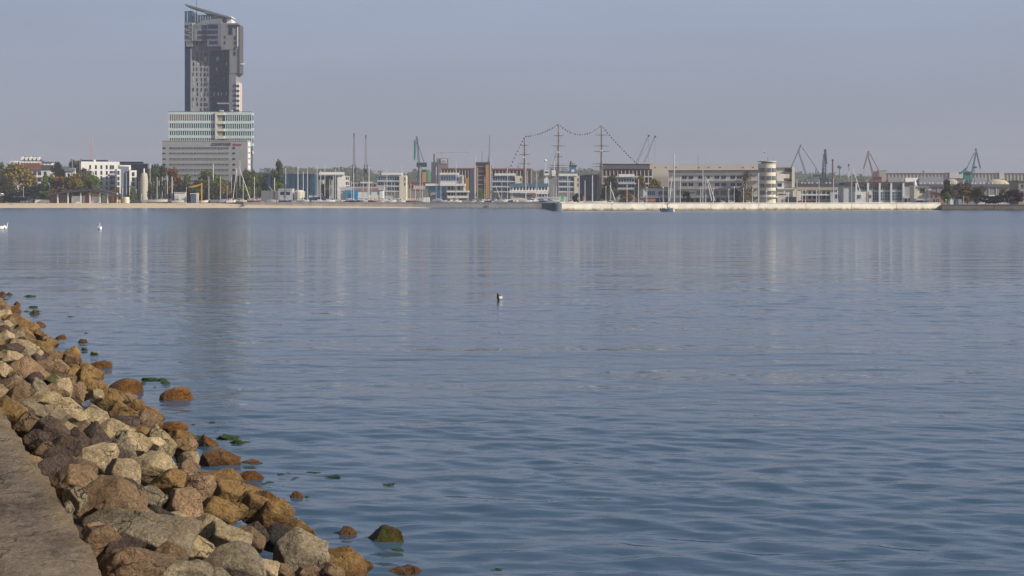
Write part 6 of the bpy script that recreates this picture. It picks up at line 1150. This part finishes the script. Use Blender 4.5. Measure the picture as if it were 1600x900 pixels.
def rock_mesh(seed, p=14, npl=13, rough=.05):
    rs = np.random.RandomState(seed); N = rs.normal(size=(npl, 3)); N[:, 2] *= .8; N /= np.linalg.norm(N, axis=1)[:, None]; H = rs.uniform(.62, 1.0, npl)
    B8 = np.array([[1, 1, 1], [-1, 1, 1], [1, -1, 1], [-1, -1, 1], [0, 0, -1], [1, 0, -.4], [-1, 0, -.4], [0, 1, -.4], [0, -1, -.4]], float) + rs.normal(0, .25, (9, 3)); B8 /= np.linalg.norm(B8, axis=1)[:, None]
    N = np.vstack([N, B8]); H = np.concatenate([H, rs.uniform(.75, 1.0, 9)])
    D = np.clip(ICO @ N.T / H, 0, None); r = (D ** p).sum(1) ** (-1 / p); V_ = ICO * r[:, None]
    off = rs.uniform(0, 50, 3)
    for i in range(len(V_)):
        q = Vector(V_[i]) + Vector(off); d = noise.noise(q * 1.6) * rough + noise.noise(q * 4.5) * rough * .45 + noise.noise(q * 11) * rough * .22; V_[i] *= 1 + d
    V_ -= (V_.max(0) + V_.min(0)) / 2; V_ /= (V_.max(0) - V_.min(0)) / 2
    me = bpy.data.meshes.new('boulder'); me.from_pydata(V_.tolist(), [], ICOF); me.materials.append(ROCKM)
    for pl in me.polygons: pl.use_smooth = True
    return me
ANG = [rock_mesh(s, 34, 5 + s % 4, .075) for s in range(18)]; RND = [rock_mesh(100 + s, 6, 9, .05) for s in range(6)]; WEED = [rock_mesh(200 + s, 6, 9, .55) for s in range(5)]
PAL = {'T': ((.46, .35, .21), 'tan', 1.0), 'B': ((.23, .15, .085), 'brown', .25), 'D': ((.10, .07, .055), 'dark maroon-brown', .05), 'G': ((.29, .235, .16), 'grey-brown', .45), 'R': ((.32, .205, .12), 'reddish-brown', .35), 'O': ((.27, .165, .06), 'golden-brown', .1), 'K': ((.05, .043, .038), 'blackish', .1), 'M': ((.10, .09, .04), 'mossy green', 0.0), 'S': ((.15, .12, .05), 'moss-sided brown', .0)}
# photo pixels: x, y, width, height, colour, r = rounded
ROCKS = [(22,622,56,36,'B'),(14,645,38,24,'B'),(70,626,56,24,'T'),(103,633,44,20,'T'),(82,650,38,30,'G'),(112,653,50,26,'T'),(140,648,52,26,'T'),(32,651,40,28,'D'),(44,667,52,38,'B'),(70,682,66,46,'D'),(102,670,38,18,'T'),(118,692,40,40,'D'),(147,692,50,54,'D'),(172,670,72,28,'T'),(186,704,52,50,'G'),(72,712,52,38,'B'),
 (28,545,62,30,'T'),(14,558,38,20,'T'),(46,551,36,28,'T'),(34,579,76,36,'R'),(74,565,36,22,'B'),(83,556,28,13,'B'),(108,556,36,26,'O'),(92,575,28,24,'R'),(65,575,32,20,'B'),(107,581,24,18,'B'),(75,592,44,20,'S'),(131,592,58,36,'O'),(155,575,34,14,'O'),(151,587,20,11,'O'),(68,540,24,11,'T'),(80,533,20,9,'O'),(96,530,20,9,'O','r'),(130,536,16,8,'B'),(133,547,17,9,'M'),(148,554,20,10,'M'),(64,529,6,4,'K'),(57,606,34,28,'G'),(90,608,42,32,'T'),(118,612,30,26,'B'),(140,608,30,15,'O'),(150,619,24,18,'T'),(20,598,48,18,'G'),(20,612,46,20,'B'),
 (3,462,12,9,'O'),(14,460,12,8,'M'),(45,463,22,6,'M'),(9,468,10,3,'M'),(4,475,14,8,'B'),(27,477,13,8,'O'),(20,485,24,13,'O','r'),(50,480,22,6,'M'),(41,487,16,4,'M'),(60,486,14,3,'M'),(54,491,20,9,'S'),(109,495,14,3,'M'),(5,493,24,17,'T'),(22,504,28,19,'O'),(36,505,20,15,'O'),(7,509,28,15,'T'),(62,510,18,10,'O','r'),(30,526,46,24,'R'),(7,527,28,17,'T'),(47,523,12,10,'O'),(139,517,14,3,'M'),(135,521,10,3,'M'),
 (194,609,52,28,'O','r'),(186,622,30,20,'O','r'),(276,624,54,26,'O','r'),(229,652,50,24,'O','r'),(266,669,50,12,'O','r'),(232,593,28,9,'M'),(221,600,22,7,'M'),(255,594,20,7,'M'),(256,601,20,7,'S'),(327,662,18,6,'M'),(312,684,28,8,'M'),(356,684,44,9,'M'),(368,693,42,13,'M'),(339,669,10,4,'M'),(185,641,38,28,'O'),(195,662,42,22,'D'),(221,676,34,16,'O'),(246,691,62,46,'T'),(204,693,62,38,'T'),(288,701,38,32,'R'),(320,697,36,22,'O'),(342,719,60,28,'B'),(391,727,40,8,'O'),(293,723,32,30,'T'),(228,730,82,36,'T'),
 (88,727,60,46,'D'),(146,718,68,36,'T'),(118,753,88,44,'B'),(188,748,62,48,'T'),(262,751,60,30,'O'),(291,757,44,32,'R'),(166,782,112,62,'B'),(192,800,92,34,'B'),(233,780,56,30,'G'),(286,797,66,52,'R'),(115,777,40,28,'G'),(104,794,20,18,'G'),(246,805,48,26,'K'),(276,814,44,22,'T'),(216,834,176,46,'G'),(150,851,74,48,'B'),(183,864,80,46,'D'),(208,884,112,40,'B'),(265,863,48,28,'B'),(300,857,62,36,'T'),(262,899,104,28,'G'),
 (352,743,34,14,'O'),(388,750,44,17,'O','r'),(322,753,54,28,'O'),(303,764,58,36,'R'),(363,771,74,34,'O'),(338,798,74,38,'O'),(393,791,52,38,'O'),(428,804,60,46,'O'),(464,779,22,14,'B'),(478,777,10,6,'M'),(413,777,34,16,'O'),(345,843,82,44,'T'),(308,861,58,38,'T'),(362,880,98,50,'G','r'),(298,892,64,28,'G'),(336,898,54,22,'G'),(394,837,48,36,'K'),(436,841,62,36,'K','r'),(468,863,84,58,'G'),(412,888,44,24,'T'),(438,895,40,26,'B'),(478,896,46,18,'B'),(512,893,48,22,'B'),
 (545,837,28,18,'B'),(602,845,60,32,'S'),(530,871,46,28,'O'),(546,889,70,26,'O'),(632,898,60,16,'B'),(780,891,30,5,'M'),
 (566,743,16,4,'M'),(490,739,30,4,'M'),(492,752,26,4,'M'),(452,741,36,4,'M'),(425,756,30,4,'M'),(512,744,46,3,'M'),(470,749,34,3,'M'),(446,762,24,3,'M'),(535,741,22,3,'M'),(604,757,26,2,'M'),(382,733,40,5,'M'),(405,741,26,4,'M'),(330,676,26,3,'M'),(300,664,14,3,'M'),(486,786,24,3,'M'),(95,500,16,2,'M'),(622,860,22,4,'M'),(240,606,14,4,'M'),(160,600,14,3,'M')]
rocks = []
def place_rock(px, py, w, h, c, rd=False, idx=0, fill=False):
    # meet the slope or the water surface along the sight line
    tx = (px - 800) / F; Y = None; tz = (py + h * .12 - HOR) / F
    aw = (tx + SL) * (CAMZ / tz)
    if aw > A1 + .1 or c == 'M': Y = (CAMZ + (.0 if c == 'M' else .02)) / tz; wet = True
    else:
        g = (-.12 - 1.55) / (A1 - A0); off = .17      # boulder centres ride a little above the bank
        # CAMZ - tz*Y = 1.55+off + g*((tx+SL)*Y - A0)
        Y = (CAMZ - 1.55 - off + g * A0) / (tz + g * (tx + SL)); wet = False
        a = (tx + SL) * Y
        if a < A0: Y = (CAMZ - 1.55 - off) / tz
    k = Y / F; rx = w / 2 * k; rzz = max(h * .66, w * .20) * k; ry = rx * rnd.uniform(.75, 1.0)
    if c == 'M': rzz = h * .62 * k; ry = rx * .9
    zc = CAMZ - tz * Y
    if wet and c != 'M': rzz = h * .86 * k; zc = -.16 * rzz
    elif wet: zc = -rzz * .25
    x = tx * Y; a_ = x + SL * Y
    if a_ - rx < A0 + .05: x += max(0, min(.35, (A0 + .05 - (a_ - rx)) * .7))
    me = rnd.choice(WEED if c == 'M' else RND if rd else ANG)
    o = mesh_obj('boulder', me, None, (x, Y + ry * .35, zc)); o.scale = (rx * 1.06, ry, rzz * 1.1); o.rotation_euler = (rnd.uniform(-.12, .12), rnd.uniform(-.14, .14), rnd.choice((0, math.pi)) + rnd.uniform(-.35, .35))
    col, nm, lic = PAL[c]; v_ = rnd.uniform(.85, 1.15); o.color = (col[0] * v_, col[1] * v_, col[2] * v_, 1); o['lichen'] = float(lic); o['moss'] = 1.0 if c == 'M' else .5 if c == 'S' else 0.0
    o['category'] = 'boulder'; o['group'] = 'boulders of the shore bank'
    big = 'large' if rx > .42 else 'small' if rx < .2 else 'mid-sized'
    where = 'in the water' if wet else ('beside the concrete ledge' if a_ < A0 + 1.1 else 'at the waterline' if a_ > A1 - 1.3 else 'on the bank')
    shp = 'rounded' if rd else 'angular'
    rocks.append((o, big, nm, shp if c != 'M' else 'flat', where, px, py)); return o
for r_ in ROCKS: place_rock(r_[0], r_[1], r_[2], r_[3], r_[4], len(r_) > 5)
# smaller fill stones between and behind (bank continues out of frame to the left)
rf = random.Random(11); taken = [(r[0].location.x, r[0].location.y, r[0].scale.x) for r in rocks]
nfill = 0
for t in range(6000):
    if nfill >= 95: break
    Y = 11 + 62 * rf.random() ** 1.2; a = rf.uniform(A0 + .25, A1 + .2); x = a - SL * Y; px = 800 + F * x / Y; z = slope_z(a); py = HOR + F * (CAMZ - z) / Y
    if not (-12 < px < 640 and py < 915): continue
    s = rf.uniform(.12, .27) * (1 + Y / 110)
    if any((x - p[0]) ** 2 + ((Y - p[1]) * .8) ** 2 < ((s + p[2]) * .62) ** 2 for p in taken): continue
    taken.append((x, Y, s)); w = 2 * s * F / Y; place_rock(px, py - w * .02, w, w * .55, rf.choice('TBDGRBOD') if a < A1 - 1 else rf.choice('OOBOB'), rf.random() < .2, fill=True); nfill += 1
BANDS = [(490, 'at the far end of the bank'), (520, 'on the far part of the bank'), (545, 'far up the bank, short of its end'), (585, 'well beyond the four weedy stones'), (612, 'level with the four weedy stones'), (638, 'level with the lone round boulder'),
         (662, 'level with the oval waterline boulder'), (688, 'level with the weed mats'), (715, 'just this side of the weed mats'), (742, 'halfway from weed mats to pyramid stone'), (768, 'just beyond the small pyramid stone'),
         (796, 'level with the small pyramid stone'), (825, 'just this side of the pyramid stone'), (855, 'level with the mossy peaked rock'), (880, 'just above the bottom edge'), (2000, 'touching the bottom edge')]
grp = {}
for o, big, nm, shp, where, px, py in rocks:
    band = next(n for y, n in BANDS if py < y)
    d = '%s %s %s boulder' % (big, shp, nm) if nm != 'mossy green' else '%s weed-covered green stone' % big
    if where == 'in the water' and nm != 'mossy green': d += ' in water'
    grp.setdefault((d, band), []).append((px, o))
for (d, band), l in grp.items():
    l.sort(key=lambda t: t[0])
    for i, (px, o) in enumerate(l): o['label'] = '%s %s%s' % (d, band, '' if len(l) == 1 else ', ' + ('leftmost' if i == 0 else 'rightmost' if i == len(l) - 1 else ORD[i] + ' from left'))

# ------------------------------------------------------------------ haze
mb = MB(); mb.box(-3600, 3600, -120, 5300, -4, 185); hz = mb.build('haze', None); tag(hz, 'thin pale sea haze between the viewer and the far shore', 'haze', kind='stuff')
hm = bpy.data.materials.new('haze_air'); hm.use_nodes = True; nt = hm.node_tree; nt.nodes.clear(); ou = nt.nodes.new('ShaderNodeOutputMaterial'); pv = nt.nodes.new('ShaderNodeVolumePrincipled'); pv.inputs['Color'].default_value = (.80, .84, 1.0, 1); pv.inputs['Density'].default_value = 0.00012; pv.inputs['Anisotropy'].default_value = 0.0
nt.links.new(pv.outputs[0], ou.inputs['Volume']); hz.data.materials.append(hm)
